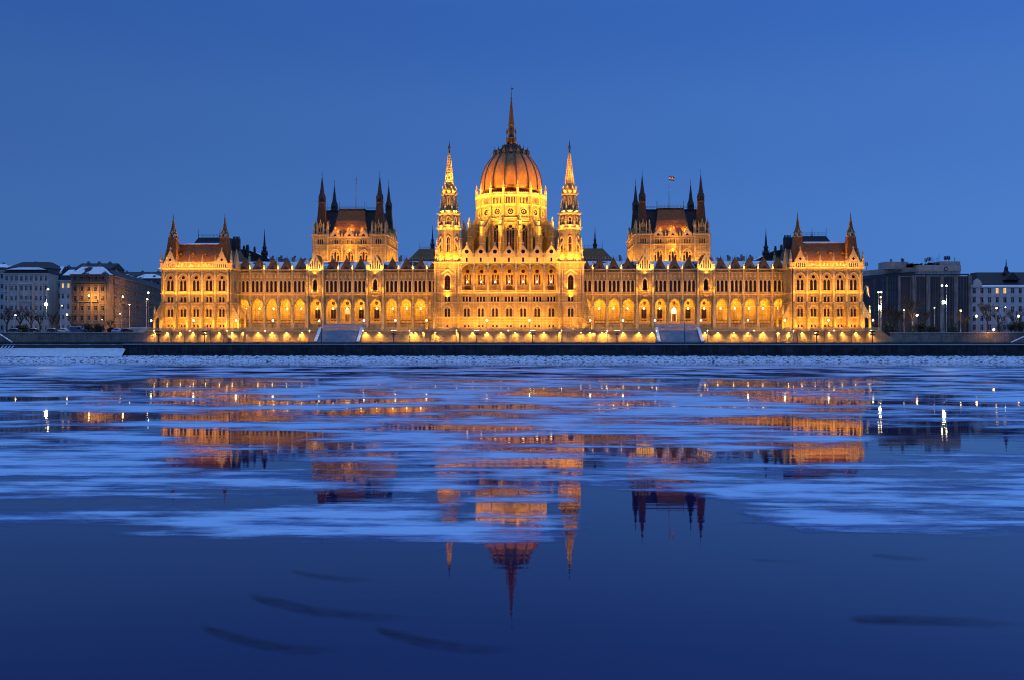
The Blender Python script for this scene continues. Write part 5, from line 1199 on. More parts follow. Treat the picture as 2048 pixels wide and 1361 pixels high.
# globes on the terrace
tg = None
for px in (302.5, 387, 472, 545.6, 638, 727.7, 790.8, 853, 973.8, 1059, 1180.5, 1246, 1310, 1402, 1496, 1569.7, 1657, 1746):
    x, zh = at(px, 641.5, -5.2); lab = 'black lamp post with a lit white globe on the palace terrace'
    if tg is None:
        tg = lamp_thing('globe', 0, 0, 0, zh-TZ, lab, 'globe lamps along the palace terrace', big=.95, mat_='lamp_white'); tg.matrix_basis = T(x, -5.2, TZ)
        for c in tg.children: c.matrix_basis = I4
    else: copy_thing(tg, T(x, -5.2, TZ))
    point(x, -5.8, zh-.2, 25, (1, .8, .45), .28)
tg = None
for px, py in ((308, 662), (380, 660), (454, 662), (530, 662), (619, 660), (726, 660), (819, 662), (913.2, 662.5), (1016.4, 662), (1123, 662.5), (1214.6, 661), (1313, 662), (1415, 661), (1508, 663.5), (1587, 663), (1668, 663), (1742, 663)):
    x, zh = at(px, 661.5, -12)
    if tg is None:
        tg = lamp_thing('arm', 0, 0, 0, zh-ZR, 'slim quay lamp with one small lit head below the terrace wall', 'slim lamps along the lower quay road', big=.7, mat_='lamp_warm'); tg.matrix_basis = T(x, -12, ZR)
        for c in tg.children: c.matrix_basis = I4
    else: copy_thing(tg, T(x, -12, ZR))
    spot(x, -12.2, zh-.2, (0, .6, -1), 260, 150, (1, .5, .12), .15)
strip(XL, -STX[0][1], -9.0, ZR+.35, (0, .6, 1), 20); strip(-STX[0][0], STX[0][0], -9.0, ZR+.35, (0, .6, 1), 20); strip(STX[0][1], XR, -9.0, ZR+.35, (0, .6, 1), 20)  # added fill brightening the terrace wall from its foot, no fixtures there
for px, ph, lit in ((316.5, 663, 0), (409, 663, 0), (787.5, 661.5, 1), (953.7, 661.5, 1), (1065.5, 661.5, 1), (1234, 661.5, 1), (1633, 663, 0), (1745, 663, 0)):
    x, zh = at(px, ph, -24); lamp_thing('mast', x, -24, ZR, zh, 'dark mast with a cluster of '+('lit' if lit else 'unlit')+' floodlights, on the quay', ('lit' if lit else 'dark')+' floodlight masts on the quay', mat_='lamp_white' if lit else None)
for px, lab in ((642.5, 'tall thin dark pole rising in front of the left staircase'), (1369.6, 'tall thin dark pole rising in front of the right staircase')):
    x, zh = at(px, 640.5, -24); r = tag(empty('traffic_mast', (x, -24, ZR)), lab, 'mast'); b = MB(); b.ring(x, -24, [(.22, ZR), (.17, ZR+1), (.09, zh)], 8); b.obj('pole', ['iron'], r)
    b = MB(); b.tube((x-.9, -24, zh-.1), (x+1.0, -24, zh-.1), .06, n=4); b.obj('arm', ['iron'], r); b = MB(); b.box(x-1.2, x-.75, -24.2, -23.8, zh-.25, zh+.1); b.obj('lamp_head', ['iron'], r)
# floods from the masts: fill on the facade
for px in (500, 787, 954, 1066, 1234, 1545):
    x, zh = at(px, 661, -24); spot(x, -23.3, zh, (0, 1, .75), 15000*KL, 90, WARM, .4, .8)
for px in (330, 409, 1633, 1715):
    x, zh = at(px, 661, -24); spot(x, -23.3, zh, (0, 1, .75), 18000*KL, 90, WARM, .4, .8)
# ================================================================== TOWN BUILDINGS
def house(name, label, cat, p0, p1, z0, z1, depth, floors, nb, wall, trim, roofkind='flat', roofh=4, roofmat='slate_snow', lit=(), ww=1.2, wh=1.9, arched=(), bal=(), glass='glass', cols=False, chim=2, group=None):
    (x0, y0), (x1, y1) = p0, p1; Lg = sqrt((x1-x0)**2+(y1-y0)**2); a = math.atan2(y1-y0, x1-x0); M = T(x0, y0) @ RZ(a)
    r = tag(link(name, None, None, T(x0, y0, z0) @ RZ(a)), label, cat, group)
    H_ = z1-z0; fh = H_/floors; bw = Lg/nb; b = MB(M)
    wmesh = {}
    def loop(kind, c, zc):
        return arch(c, zc, zc+wh*.7, ww, ww/2, 4) if kind else rect(c, zc, zc+wh, ww)
    for i in range(nb):
        for j in range(floors):
            c = (i+.5)*bw; zc = z0+j*fh+fh*.28
            hs = [loop(j in arched, c, zc)] if nb*floors else []
            b.panel([(i*bw, z0+j*fh), (i*bw, z0+j*fh+fh), (i*bw+bw, z0+j*fh+fh), (i*bw+bw, z0+j*fh)], hs, .3)
            b.box(c-ww/2-.2, c+ww/2+.2, -.15, 0, zc-.22, zc-.03, 1)
            if j not in arched: b.box(c-ww/2-.18, c+ww/2+.18, -.16, 0, zc+wh+.08, zc+wh+.3, 1)
            b.box(c-ww/2-.16, c-ww/2-.01, -.07, 0, zc, zc+wh*.7, 1); b.box(c+ww/2+.01, c+ww/2+.16, -.07, 0, zc, zc+wh*.7, 1)
    for j in range(1, floors+1):
        pr = .55 if j == floors else (.3 if j in (1, floors-1) else .12); zz = z0+j*fh; b.box(-pr, Lg+pr, -pr, 0, zz-.3, zz, 1)
    if cols:
        for i in range(nb+1): x = i*bw; b.box(max(0, x-.3), min(Lg, x+.3), -.22, 0, z0+fh, z0+(floors-1)*fh-.3, 1)
    b.box(0, .3, .31, depth, z0, z1); b.box(Lg-.3, Lg, .31, depth, z0, z1); b.box(.3, Lg-.3, depth-.3, depth, z0, z1); b.box(.3, Lg-.3, .8, depth-.3, z1-.4, z1-.2)
    b.obj('wall', [wall, trim], r)
    for i in range(nb):
        for j in range(floors):
            c = (i+.5)*bw; zc = z0+j*fh+fh*.28
            ltt = (i, j) in lit
            key = (name, ww, wh, j in arched, ltt)
            wb_key = key
            if key not in WC:
                h = loop(j in arched, 0, 0); b = MB(); b.add([(-ww/2-.05, .27, -.05), (ww/2+.05, .27, -.05), (ww/2+.05, .27, wh+.1), (-ww/2-.05, .27, wh+.1)], [(0, 1, 2, 3)], 0)
                b.box(-.05, .05, .18, .25, 0, wh, 1); b.box(-ww/2, ww/2, .185, .245, wh*.66, wh*.66+.09, 1); b.box(-ww/2, -ww/2+.08, .17, .26, 0, wh, 1); b.box(ww/2-.08, ww/2, .17, .26, 0, wh, 1)
                WC[key] = b.mesh('window', ['room_glow' if ltt else glass, 'trim_pale' if wall != 'plaster_brown' else 'trim_brown'])
            link('window', WC[key], r, M @ T(c, 0, zc))
    for (i0, i1, j) in bal:
        zz = z0+j*fh+fh*.2; b = MB(M); b.box(i0*bw+.3, i1*bw-.3, -1.1, 0, zz-.25, zz, 1); rail_wall(b, i0*bw+.3, i1*bw-.3, zz, zz+.95, -1.05, -.95, .35, .14, 0)
        for k in (i0*bw+.5, i1*bw-.5): b.prism_yz([(0, zz-.25), (-.9, zz-.25), (0, zz-1.1)], k-.12, k+.12, 1)
        b.obj('balcony', [trim, trim], r)
    b = MB(M)
    if roofkind == 'mansard':
        b.frus((-.3, Lg+.3, -.3, depth), z1, (.9, Lg-.9, 1.1, depth-1.2), z1+roofh*.45, 1); b.frus((.6, Lg-.6, .8, depth-.9), z1+roofh*.45+.01, (Lg*.2, Lg*.8, depth*.4, depth*.6), z1+roofh, 0); b.obj('roof', [roofmat, 'slate'], r)
    elif roofkind == 'hip':
        b.frus((-.4, Lg+.4, -.4, depth), z1, (min(Lg*.3, depth*.45), Lg-min(Lg*.3, depth*.45), depth*.42, depth*.58), z1+roofh, 0); b.obj('roof', [roofmat], r)
    elif roofkind == 'gable':
        b.prism_yz([(-.5, z1), (depth*.5, z1+roofh), (depth+.3, z1)], -.3, Lg+.3, 0); b.obj('roof', [roofmat], r)
    else: b.box(0, Lg, 0, .3, z1, z1+.5); b.obj('parapet', [wall], r)
    for k in range(chim):
        x = Lg*(k+.6)/(chim+.3); b = MB(M); hh = roofh*.75+1.2 if roofkind != 'flat' else 2; b.box(x-.7, x+.7, depth*.45, depth*.45+1, z1, z1+hh); 
        for q in (-.4, 0, .4): b.ring(x+q, depth*.45+.5, [(.15, z1+hh), (.13, z1+hh+.6)], 6)
        b.obj('chimney', ['stone_weathered'], r)
    return r, M, fh, bw
def P2(px, Y): return (at(px, 660, Y)[0], Y)
zt = lambda py, Y: ZZ(py, Y)
G0 = 9.8
house('apartment_building', 'pale house with snowy roof cut off by the left edge of the photo', 'building', P2(-60, 62), P2(8, 62), G0, zt(540, 62), 16, 6, 8, 'plaster_pale', 'trim_pale', 'mansard', 3.4, bal=((2, 6, 3),))
r, M, fh, bw = house('apartment_building', 'large pale apartment palace with tall brown hipped roof and loggias', 'building', P2(8, 52), P2(97, 52), G0, zt(546, 52), 18, 6, 9, 'plaster_pale', 'trim_pale', 'mansard', 5.6, 'slate', arched=(3,), bal=((0, 1, 4), (3, 6, 3)), chim=1, ww=1.15)
b = MB(M); Lg = 9*bw
for x in (3*bw-.3, 6*bw-.3, 1.0*bw-.3, 8*bw-.3): b.box(x, x+.7, -.9, 0, G0+2*fh, G0+5*fh, 0)
b.box(3*bw, 6*bw, -.8, 0, G0+4.9*fh, G0+5.1*fh, 1); b.obj('pilaster', ['plaster_pale', 'trim_pale'], r)
b = MB(M); b.frus((1, Lg-1, -.35, 1.2), zt(538, 52), (Lg*.3, Lg*.75, .9, 2.0), zt(538, 52)+1.0, 0); b.obj('roof_snow', ['snow'], r)
house('apartment_building', 'narrow setback pale house with curved snowy attic left of the lit windows', 'building', P2(97, 60), P2(121, 60), G0, zt(559, 60), 14, 5, 3, 'plaster_pale', 'trim_pale', 'mansard', 6.4, chim=2)
house('apartment_building', 'narrow pale tower-like house with two lit yellow windows', 'building', P2(120, 50), P2(142, 50), G0, zt(560, 50), 14, 5, 2, 'plaster_white', 'trim_pale', 'mansard', 5.0, lit=((0, 4), (1, 4)), chim=1, ww=1.0)
r4, M4, fh4, bw4 = house('apartment_building', 'brown corner house lit orange by a street lamp, snow on its roof', 'building', P2(142.5, 44), P2(212, 44), G0, zt(547.5, 44), 7, 6, 5, 'plaster_brown', 'trim_brown', 'hip', 3.4, bal=((1, 2, 3), (2, 3, 3), (3, 4, 3), (0, 5, 5)), cols=True, chim=2, ww=1.3)
x1_, y1_ = P2(212, 44.2); x2_, y2_ = at(326, 660, 170)[0], 170
house('apartment_building', 'long dark brown facade receding down the side street to the palace', 'building', (x1_+.3, y1_+7), (x2_, y2_), G0, zt(549, 44), 5, 6, 26, 'plaster_brown', 'trim_brown', 'gable', 3.0, 'slate', bal=((2, 5, 3), (9, 12, 3), (16, 19, 3)), chim=4, ww=1.7)
for i, (pa, pb_, Y, py, kind, lab) in enumerate(((228, 262, 190, 557, 'hip', 'small far snowy roof left of a pair behind the brown facade'), (268, 320, 200, 556, 'hip', 'wide far snowy roof behind the brown facade next to the palace'), (60, 140, 95, 543, 'gable', 'dark far roof with chimneys showing between the pale houses'), (150, 222, 90, 536, 'gable', 'dark far roof with chimneys behind the brown corner house'), (225, 330, 230, 551, 'gable', 'long flat dark roof line on the skyline left of the palace'))):
    house('distant_house', lab, 'building', P2(pa, Y), P2(pb_, Y), G0, zt(py, Y), 14, 6, 6, 'plaster_brown', 'trim_brown', kind, 3.0, 'slate_snow' if kind == 'hip' else 'slate', chim=3)
# white house right
r, M, fh, bw = house('apartment_building', 'white stuccoed house with dark mansard roof and thin ridge spire at the far right', 'building', P2(1941, 60), P2(2110, 60), G0, zt(575, 60), 20, 5, 11, 'plaster_white', 'trim_pale', 'hip', 2.4, 'snow', arched=(1,), chim=0, lit=((3, 4), (4, 4)), cols=False, ww=1.35, wh=2.3)
b = MB(M); L_ = 11*bw; zz = zt(575, 60)
b.frus((4.5, L_, 3, 19), zz+1.2, (7.5, L_-6, 10, 15), zt(546, 68), 0); b.obj('upper_roof', ['slate'], r)
b = MB(M); xs_ = at(2019.5, 600, 66)[0]-P2(1941, 60)[0]; b.ring(xs_, 9, [(1.9, zt(549, 66)), (1.4, zt(545, 66)), (.9, zt(543, 66)), (.75, zt(538, 66)), (.9, zt(537, 66)), (.3, zt(533, 66)), (.08, zt(519, 66))], 8); b.prism_xz([(xs_-3.4, zt(562, 66)), (xs_, zt(547, 66)), (xs_+3.4, zt(562, 66))], 3.5, 9, 0); b.obj('ridge_turret', ['slate'], r)
b = MB(M); b.prism_xz([(.8, zz), (1.2, zz+2.4), (2.8, zz+3.6), (4.4, zz+2.4), (5.0, zz)], -.4, .4, 0); b.obj('gable', ['trim_pale'], r)
# office block
def office():
    Y = 56; r = tag(empty('office_building', (P2(1870, Y)[0], Y, G0)), 'dark glazed office block with pale vertical columns and rooftop aerials', 'building')
    pts = [P2(1700, 96), P2(1727, 90), P2(1750, 78), P2(1775, 66), P2(1800, 58), P2(1826.6, Y), P2(1854.6, Y), P2(1882, Y), P2(1910, Y), P2(1938, Y)]
    tops = [zt(560, 84)]*3; zt0 = zt(554, Y)
    up = lambda px, py: at(px, py, Y+3)[1]
    for i in range(len(pts)-1):
        (x0, y0), (x1, y1) = pts[i], pts[i+1]; Lg = sqrt((x1-x0)**2+(y1-y0)**2); M = T(x0, y0) @ RZ(math.atan2(y1-y0, x1-x0)); b = MB(M)
        b.box(0, Lg, 0, .5, G0, zt0, 0); n = max(3, int(Lg/1.05))
        for k in range(1, n): b.box(k*Lg/n-.07, k*Lg/n+.07, -.22, 0, G0+3, zt0, 1)
        for k in range(8): b.box(0, Lg, -.06, 0, G0+3+k*3.1, G0+3.7+k*3.1, 2)
        b.obj('curtain_wall', ['curtain_dark', 'blue_panel', 'ground_dark'], r)
        b = MB(M); w = .75 if i >= 4 else .25; b.box(-w, w, -1.0 if i >= 4 else -.35, .2, G0, zt0+.3, 0); b.obj('column', ['concrete_column'], r)
    (x1, y1) = pts[-1]; b = MB(T(x1, y1)); b.box(-.6, .6, -1, .2, G0, zt0+.3); b.obj('column', ['concrete_column'], r)
    b = MB(); xa, xb = pts[4][0], pts[-1][0]; b.box(xa, xb, Y+.5, Y+24, G0, zt0-.1, 0); b.prism_xz([(xa, zt0-.1), (xb, zt0-.1), (xb, zt0+.02), (xa, zt0+.02)], Y-.4, Y+24.2, 1); b.obj('core', ['curtain_dark', 'concrete_pale'], r)
    # upper strip of windows and pale parapet
    b = MB(); o = [pts[0], pts[1], (P2(1830, Y+6)), (P2(1836, Y+3)), (P2(1921, Y+3))]
    for k in range(len(o)-1):
        (x0, y0), (x1, y1) = o[k], o[k+1]; Lg = sqrt((x1-x0)**2+(y1-y0)**2); b.M = T(x0, y0+.0) @ RZ(math.atan2(y1-y0, x1-x0))
        b.box(0, Lg, 0, 8, zt0, zt0+2.3, 0 if k < 2 else 2); b.box(0, Lg, -.5, 9, zt0+2.3, zt0+4.6+.15*k, 1)
        for q in range(int(Lg/1.6)): b.box(q*1.6, q*1.6+.12, -.06, 0, zt0, zt0+2.3, 0)
    b.obj('attic', ['blue_panel', 'concrete_pale', 'plaster_white'], r)
    b = MB(); X0, X1 = P2(1880, Y+4)[0], P2(1920.5, Y+4)[0]; b.box(X0, X1, Y+4, Y+16, zt0+4, zt(524.5, Y+4)); b.obj('rooftop_plant_room', ['concrete_pale'], r); b = MB(); b.box(P2(1767, 70)[0], P2(1813, 70)[0], 68, 76, zt0+4, zt(526, 70)); b.obj('rooftop_plant_room', ['concrete_pale'], r)
    random.seed(11)
    for px, base, top in ((1733, 538, 524), (1762, 534, 523), (1782, 527, 518), (1804, 528, 516), (1806, 528, 517), (1826, 530, 524), (1851.5, 530, 516), (1857, 527, 514), (1860, 527, 514), (1864, 527, 513), (1868, 527, 515), (1874, 525, 514), (1878, 525, 508), (1890, 525, 512), (1892, 525, 512), (1897, 524, 511), (1898, 524, 513), (1909, 524, 514), (1842, 531, 527), (1836, 531, 527)):
        x, z0 = at(px, base+2, Y+6); _, z1 = at(px, top, Y+6); b = MB(); b.tube((x, Y+6, z0), (x, Y+6, z1), .09, .05, 4)
        h = z1-z0
        if px in (1733, 1804, 1806, 1851.5, 1857, 1860, 1890, 1892, 1897, 1898, 1782):
            for q in (-.35, .35): b.box(x+q-.13, x+q+.13, Y+5.8, Y+6.1, z1-h*.55, z1-h*.08)
        else:
            for q in (.5, .75): b.tube((x-.5, Y+6, z0+h*q), (x+.5, Y+6, z0+h*q), .04, n=4)
        b.obj('aerial', ['iron'], r)
    for k in range(22):
        px = random.uniform(1815, 1915); x, z0 = at(px, 531-(px-1815)*.04, Y+5); b = MB(); w = random.uniform(.3, 1.1); b.box(x-w, x+w, Y+5, Y+6, z0-1, z0+random.uniform(.1, .8)); b.obj('roof_unit', ['ground_dark'], r)
    b = MB(T(*P2(1892, Y+2.4), zt(539.5, Y+2)) @ Matrix.Rotation(pi/2, 4, 'X')); b.ring(0, 0, [(.9, -.1), (.9, .1)], 14, mi=0); b.ring(0, 0, [(.6, .1), (.6, .16)], 14, mi=1); b.obj('emblem', ['iron', 'concrete_pale'], r)
office()
# ================================================================== FLAGS
def flag(name_label, x, y, z0, z1, w, h, droop, dirx=1, tilt=0):
    r = tag(empty('flagpole', (x, y, z0)), name_label, 'flagpole'); b = MB(); b.tube((x, y, z0), (x+tilt, y-abs(tilt)*.3, z1), .16, .08, 6); b.obj('pole', ['galvanised'], r)
    b = MB(); nx, nz = 10, 9
    v, f, ks = [], [], []
    for j in range(nz+1):
        for i in range(nx+1):
            t_, q = i/nx, j/nz
            v.append((x+tilt+dirx*(w*t_*(1-droop*.6)), y-abs(tilt)*.3+.35*sin(t_*7+q*2)*t_, z1-.3-h*q-droop*w*t_*(.9+.2*q)-.15*sin(t_*5)))
    for j in range(nz):
        for i in range(nx): a = j*(nx+1)+i; b.mi = j//3; f.append(((a, a+1, a+nx+2, a+nx+1), j//3))
    off = 0; b.add(v, [q[0] for q in f]); b.k = [q[1] for q in f]; b.obj('flag', ['flag_red', 'flag_white', 'flag_green'], r)
xx, zz = at(1338, 417, 28); flag('grey pole with a small flag blowing to the side on the right chamber roof', xx, 28, zz-1, at(1338, 350, 28)[1], 2.6, 1.7, .25)
bpy.data.objects['flag']
xx, zz = at(712, 417, 28); flag('grey pole with a limp hanging flag on the left chamber roof', xx, 28, zz-1, at(712, 351, 28)[1], 1.6, 1.6, 1.3)
xx, zz = at(1727, 590, 6); r = tag(empty('wall_flag', (xx, 6, zz)), 'red white and green flag drooping from the right end wall of the palace', 'flag'); b = MB(); x2, z2 = at(1731, 572, 5); b.tube((xx-.5, 6, zz), (x2, 5, z2), .07, n=5); b.obj('pole', ['galvanised'], r)
b = MB(); 
for k in range(3):
    xs0 = [(x2-.0+k*.42, z2-k*.15), (x2+.42+k*.42, z2-.15-k*.15), (x2+1.0+k*.38, z2-3.9+k*.4*-1), (x2+.5+k*.36, z2-3.2-k*.3)]
    b.add([(x, 5+.15*(i % 2), z) for i, (x, z) in enumerate(xs0)], [(0, 1, 2, 3)], 2-k)
b.obj('flag', ['flag_red', 'flag_white', 'flag_green'], r)
# ================================================================== TREES, BUSHES, CARS
def bare_tree(px, Y, py_top, label, pale=False, wide=1.0, seed=0, group='bare winter trees by the embankment'):
    rnd = random.Random(seed); x, zt_ = at(px, py_top, Y); h = zt_-G0
    r = tag(empty('bare_tree', (x, Y, G0)), label, 'tree', group)
    tb = MB(T(x, Y, G0)); cb = MB(T(x, Y, G0))
    tb.ring(0, 0, [(h*.032, 0), (h*.024, h*.06), (h*.02, h*.3)], 7)
    def br(p, d, l, rad, lv):
        e = p+d*l
        cb.tube(p, e, rad*1.5, rad*.95, 3 if lv > 1 else 4)
        if lv >= 5: return
        n = 3 if lv < 4 else 4
        for k in range(n):
            nd = (d+Vector((rnd.uniform(-1, 1)*wide, rnd.uniform(-1, 1)*wide, rnd.uniform(-.25, .75)))*.62).normalized()
            br(p+d*l*rnd.uniform(.45, 1), nd, l*rnd.uniform(.6, .82), rad*.58, lv+1)
    for k in range(4):
        a = rnd.uniform(0, 6.28); br(Vector((0, 0, h*rnd.uniform(.24, .34))), Vector((cos(a)*.5*wide, sin(a)*.5, 1)).normalized(), h*rnd.uniform(.2, .28), h*.012, 1)
    tb.obj('trunk', ['bark_pale' if pale else 'bark'], r); cb.obj('crown', ['bark'], r)
Ls = 'bare winter tree '
for i, (px, Y, py, lab, pale, wd) in enumerate(((-8, 12, 612, 'cut off at the left edge of the picture', 0, 1), (14, 18, 606, 'at the far left behind the orange lamp', 0, 1.1), (40, 22, 612, 'right of the far left orange lamp', 0, 1.2), (62, 14, 610, 'spreading left of the brightest lamp on the left bank', 0, 1.3), (80, 24, 616, 'just left of the brightest mast', 0, 1.1), (104, 20, 616, 'right of the brightest lamp on the left bank', 0, 1.2), (118, 12, 632, 'small, left of the warm lamp by the narrow house', 0, 1), (144, 14, 622, 'thin, between the narrow house and the brown corner house', 0, .9), (220, 16, 634, 'low, at the foot of the brown street corner', 0, 1.1),
        (1774, 14, 602, 'reddish, beside the bright mast right of the palace', 0, 1), (1790, 20, 610, 'behind the dark bush right of the palace', 0, 1), (1825, 8, 590, 'with a tall pale trunk before the office columns', 1, .8), (1846, 24, 612, 'right of the pale trunked tree', 0, 1.0), (1912, 20, 618, 'lit orange at the right end of the office block', 0, 1.1), (1930, 16, 625, 'between the office block and the white house', 0, 1.1), (1975, 14, 596, 'large, before the middle of the white house', 0, 1.1), (1998, 18, 620, 'right of the large one before the white house', 0, 1.1), (2030, 18, 612, 'behind the far right orange lamp', 0, 1.0), (1800, 16, 622, 'small, left of the first office column', 0, 1.0))):
    bare_tree(px, Y, py, Ls+lab, pale, wd, seed=i+3)
def bush(px, Y, py, w, label, seed):
    rnd = random.Random(seed); x, zt_ = at(px, py, Y); h = zt_-G0; hw = w/(F/(330+Y))/2
    r = tag(empty('evergreen_bush', (x, Y, G0)), label, 'bush', 'dark evergreen bushes on the embankment'); b = MB(T(x, Y, G0))
    cl = [(rnd.uniform(-.8, .8)*hw, rnd.uniform(-.6, .6)*hw*.6, rnd.uniform(.15, .75)*h, rnd.uniform(.25, .45)*min(h, hw*1.4)) for _ in range(14)]
    for _ in range(1500):
        cx, cy, cz, cr = rnd.choice(cl); d = Vector((rnd.gauss(0, 1), rnd.gauss(0, 1), rnd.gauss(0, 1))).normalized()*cr*rnd.uniform(.6, 1.12)
        p = Vector((cx, cy, max(.1, cz)))+d
        if p.z < 0: continue
        u = Vector((rnd.gauss(0, 1), rnd.gauss(0, 1), rnd.gauss(0, 1))).normalized()*.22; v_ = u.orthogonal().normalized()*.13
        b.add([tuple(p-u), tuple(p+v_), tuple(p+u), tuple(p-v_)], [(0, 1, 2, 3)])
    b.obj('foliage', ['evergreen'], r); b = MB(T(x, Y, G0)); b.ring(0, 0, [(.15, 0), (.08, h*.5)], 6)
    for k in range(5): b.tube((0, 0, h*.1), (hw*.6*cos(k*1.3), hw*.4*sin(k*1.3), h*.6), .06, .03, 4)
    b.obj('trunk', ['bark'], r)
for i, (px, Y, py, w, lab) in enumerate(((1763, 2, 641, 38, 'rounded dark evergreen bush right next to the palace end'), (1838, 6, 640, 26, 'dark evergreen bush right of the orange lamp by the office'), (1900, 4, 654, 34, 'low dark hedge-like bush right of the brightest office mast'), (2022, 2, 643, 44, 'big dark evergreen bush at the far right'), (2044, 4, 640, 30, 'dark evergreen bush cut off by the right edge'), (188, 2, 648, 38, 'wide dark evergreen bush before the brown corner house'), (45, 6, 650, 30, 'low dark bush left of the brightest left mast'), (1783, 6, 643, 24, 'smaller dark bush touching the one by the palace end'), (226, 6, 655, 22, 'small dark bush at the street corner on the left bank'), (1866, 6, 652, 22, 'small dark bush between office columns'))):
    bush(px, Y, py, w, lab, i+40)
def car(px, Y, label, paint, van=False, ln=4.3, name='parked_car'):
    x, _ = at(px, 660, Y); r = tag(empty(name, (x, Y, G0)), label, 'van' if van else 'car', 'cars parked on the left embankment'); h = 2.1 if van else 1.45
    M = T(x, Y, G0); b = MB(M); hl = ln/2
    if van: pr = [(-hl, .35), (-hl, 1.9), (-hl+.15, h), (hl-1.3, h), (hl-.7, 1.25), (hl, 1.05), (hl, .35)]
    else: pr = [(-hl, .35), (-hl, .85), (-hl+.3, .95), (-hl+.95, h), (hl-1.6, h), (hl-1.0, .95), (hl-.05, .8), (hl, .35)]
    b.prism_xz(pr, -.85, .85); b.obj('body', [paint], r)
    b = MB(M)
    if van: g = [(hl-2.3, 1.25), (hl-2.3, h-.2), (hl-1.35, h-.2), (hl-.85, 1.25)]
    else: g = [(-hl+.55, .98), (-hl+1.05, h-.1), (hl-1.7, h-.1), (hl-1.2, .98)]
    b.prism_xz(g, -.86, .86); b.obj('window', ['glass'], r)
    b = MB(M); top = [(-hl+.2 if van else -hl+.95, h), (hl-1.3 if van else hl-1.6, h), (hl-1.4 if van else hl-1.75, h+.12), (-hl+.3 if van else -hl+1.1, h+.12)]; b.prism_xz(top, -.8, .8); b.obj('roof_snow', ['snow'], r)
    for wx in (-hl+.8, hl-.8):
        for wy in (-.88, .68):
            b = MB(M @ T(wx, wy, .33) @ Matrix.Rotation(-pi/2, 4, 'X')); b.ring(0, 0, [(.33, 0), (.33, .2)], 14); w_ = b.obj('wheel', ['rubber'], r); b = MB(M @ T(wx, wy, .33) @ Matrix.Rotation(-pi/2, 4, 'X')); b.ring(0, 0, [(.18, -.01), (.18, .21)], 10); b.obj('rim', ['galvanised'], w_)
    for wy in (-.7, .4):
        b = MB(M); b.box(hl-.02, hl+.03, wy, wy+.3, .62, .8); b.obj('headlight', ['galvanised'], r)
car(155, 0, 'blue van with snow on its roof parked in front of the brown corner house', 'car_blue', True, 5)
car(166, 1.5, 'white car with snowy roof right behind the blue van', 'car_white')
car(106, 1, 'dark car parked right of the brightest left mast', 'car_dark'); car(69, 1, 'dark car parked left of the brightest left mast', 'car_dark'); car(30, 1, 'dark car parked near the far left orange lamp', 'car_dark'); car(254, 2, 'dark car parked near the side street', 'car_dark'); car(128, 1, 'white car parked under the warm lamp by the narrow house', 'car_white'); car(236, 2, 'white car parked at the street corner', 'car_white')
# low wall and kiosk by the palace
x0, _ = at(260, 655, 10); x1, _ = at(300, 655, 10); w = tag(empty('garden_wall', ((x0+x1)/2, 10, G0)), 'low pale panelled wall at the left foot of the palace', 'wall'); b = MB()
for k in range(7): b.box(x0+k*(x1-x0)/7, x0+(k+.94)*(x1-x0)/7, 10, 10.3, G0, G0+1.9)
b.obj('wall_face', ['trim_pale'], w); b = MB(); b.box(x0-.1, x1+.1, 9.9, 10.4, G0+1.9, G0+2.05); b.obj('coping', ['snow'], w)
# ================================================================== WORLD, SUN, CAMERA
wd = bpy.data.worlds.new('World'); SC.world = wd; wd.use_nodes = True; Nn = wd.node_tree.nodes; Ll = wd.node_tree.links; Nn.clear()
out = Nn.new('ShaderNodeOutputWorld'); bg = Nn.new('ShaderNodeBackground'); Ll.new(bg.outputs[0], out.inputs[0])
tc = Nn.new('ShaderNodeTexCoord'); sp = Nn.new('ShaderNodeSeparateXYZ'); Ll.new(tc.outputs['Generated'], sp.inputs[0])
cr = Nn.new('ShaderNodeValToRGB'); cr.color_ramp.interpolation = 'EASE'
els = cr.color_ramp.elements
def lin(r, g, b_): f = lambda c: ((c/255+.055)/1.055)**2.4 if c > 10 else c/255/12.92; return (f(r), f(g), f(b_), 1)
els[0].position = 0.0; els[0].color = lin(69, 115, 187); els[1].position = 1.0; els[1].color = lin(150, 190, 255)
e = els.new(.10); e.color = lin(68, 115, 186)
e = els.new(.22); e.color = lin(62, 108, 181)
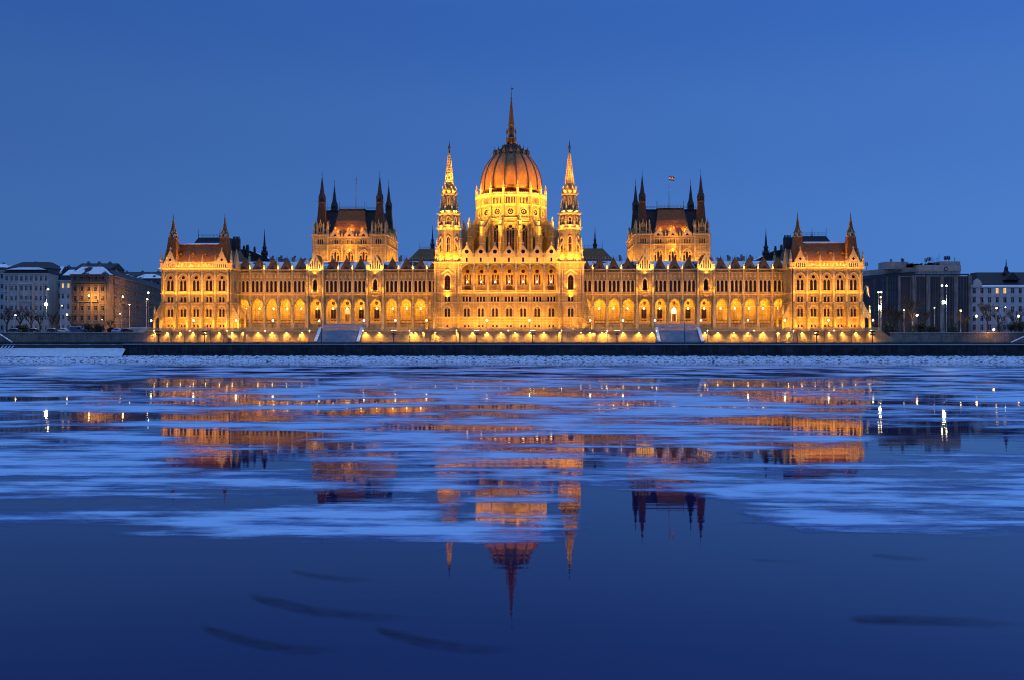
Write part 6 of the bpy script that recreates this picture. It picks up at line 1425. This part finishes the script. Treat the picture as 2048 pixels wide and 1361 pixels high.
e = els.new(.34); e.color = lin(52, 98, 177)
e = els.new(.60); e.color = lin(110, 160, 240)
Ll.new(sp.outputs[2], cr.inputs[0])
# slightly brighter towards the right of the view
mx_ = Nn.new('ShaderNodeMapRange'); mx_.inputs[1].default_value = -.55; mx_.inputs[2].default_value = .55; mx_.inputs[3].default_value = .82; mx_.inputs[4].default_value = 1.2; Ll.new(sp.outputs[0], mx_.inputs[0])
mu = Nn.new('ShaderNodeVectorMath'); mu.operation = 'SCALE'; Ll.new(cr.outputs[0], mu.inputs[0]); Ll.new(mx_.outputs[0], mu.inputs['Scale'])
sk = Nn.new('ShaderNodeTexSky'); sk.sky_type = 'NISHITA'; sk.sun_disc = False; sk.sun_elevation = radians(-3); sk.sun_rotation = radians(200)
ms = Nn.new('ShaderNodeVectorMath'); ms.operation = 'SCALE'; Ll.new(sk.outputs[0], ms.inputs[0]); ms.inputs['Scale'].default_value = .02
ad = Nn.new('ShaderNodeVectorMath'); ad.operation = 'ADD'; Ll.new(mu.outputs[0], ad.inputs[0]); Ll.new(ms.outputs[0], ad.inputs[1])
Ll.new(ad.outputs[0], bg.inputs[0]); bg.inputs[1].default_value = 1.0
cam = bpy.data.cameras.new('camera'); co = bpy.data.objects.new('camera', cam); COL.objects.link(co)
cam.sensor_width = 36; cam.lens = F/2048*36; cam.clip_end = 6000; cam.clip_start = .5; cam.shift_y = -(680.5-HOR)/2048
co.location = (CX, CY, HC); co.rotation_euler = (pi/2, 0, YAW); SC.camera = co
SC.view_settings.view_transform = 'Standard'; SC.view_settings.look = 'None'; SC.view_settings.exposure = 0
SC.render.engine = 'CYCLES'; SC.cycles.filter_width = 1.05; SC.cycles.use_denoising = True; SC.cycles.max_bounces = 6; SC.cycles.diffuse_bounces = 3; SC.cycles.glossy_bounces = 3; SC.cycles.transparent_max_bounces = 12; SC.cycles.use_light_tree = True
SC.cycles.sample_clamp_indirect = 4; SC.cycles.caustics_reflective = False; SC.cycles.caustics_refractive = False
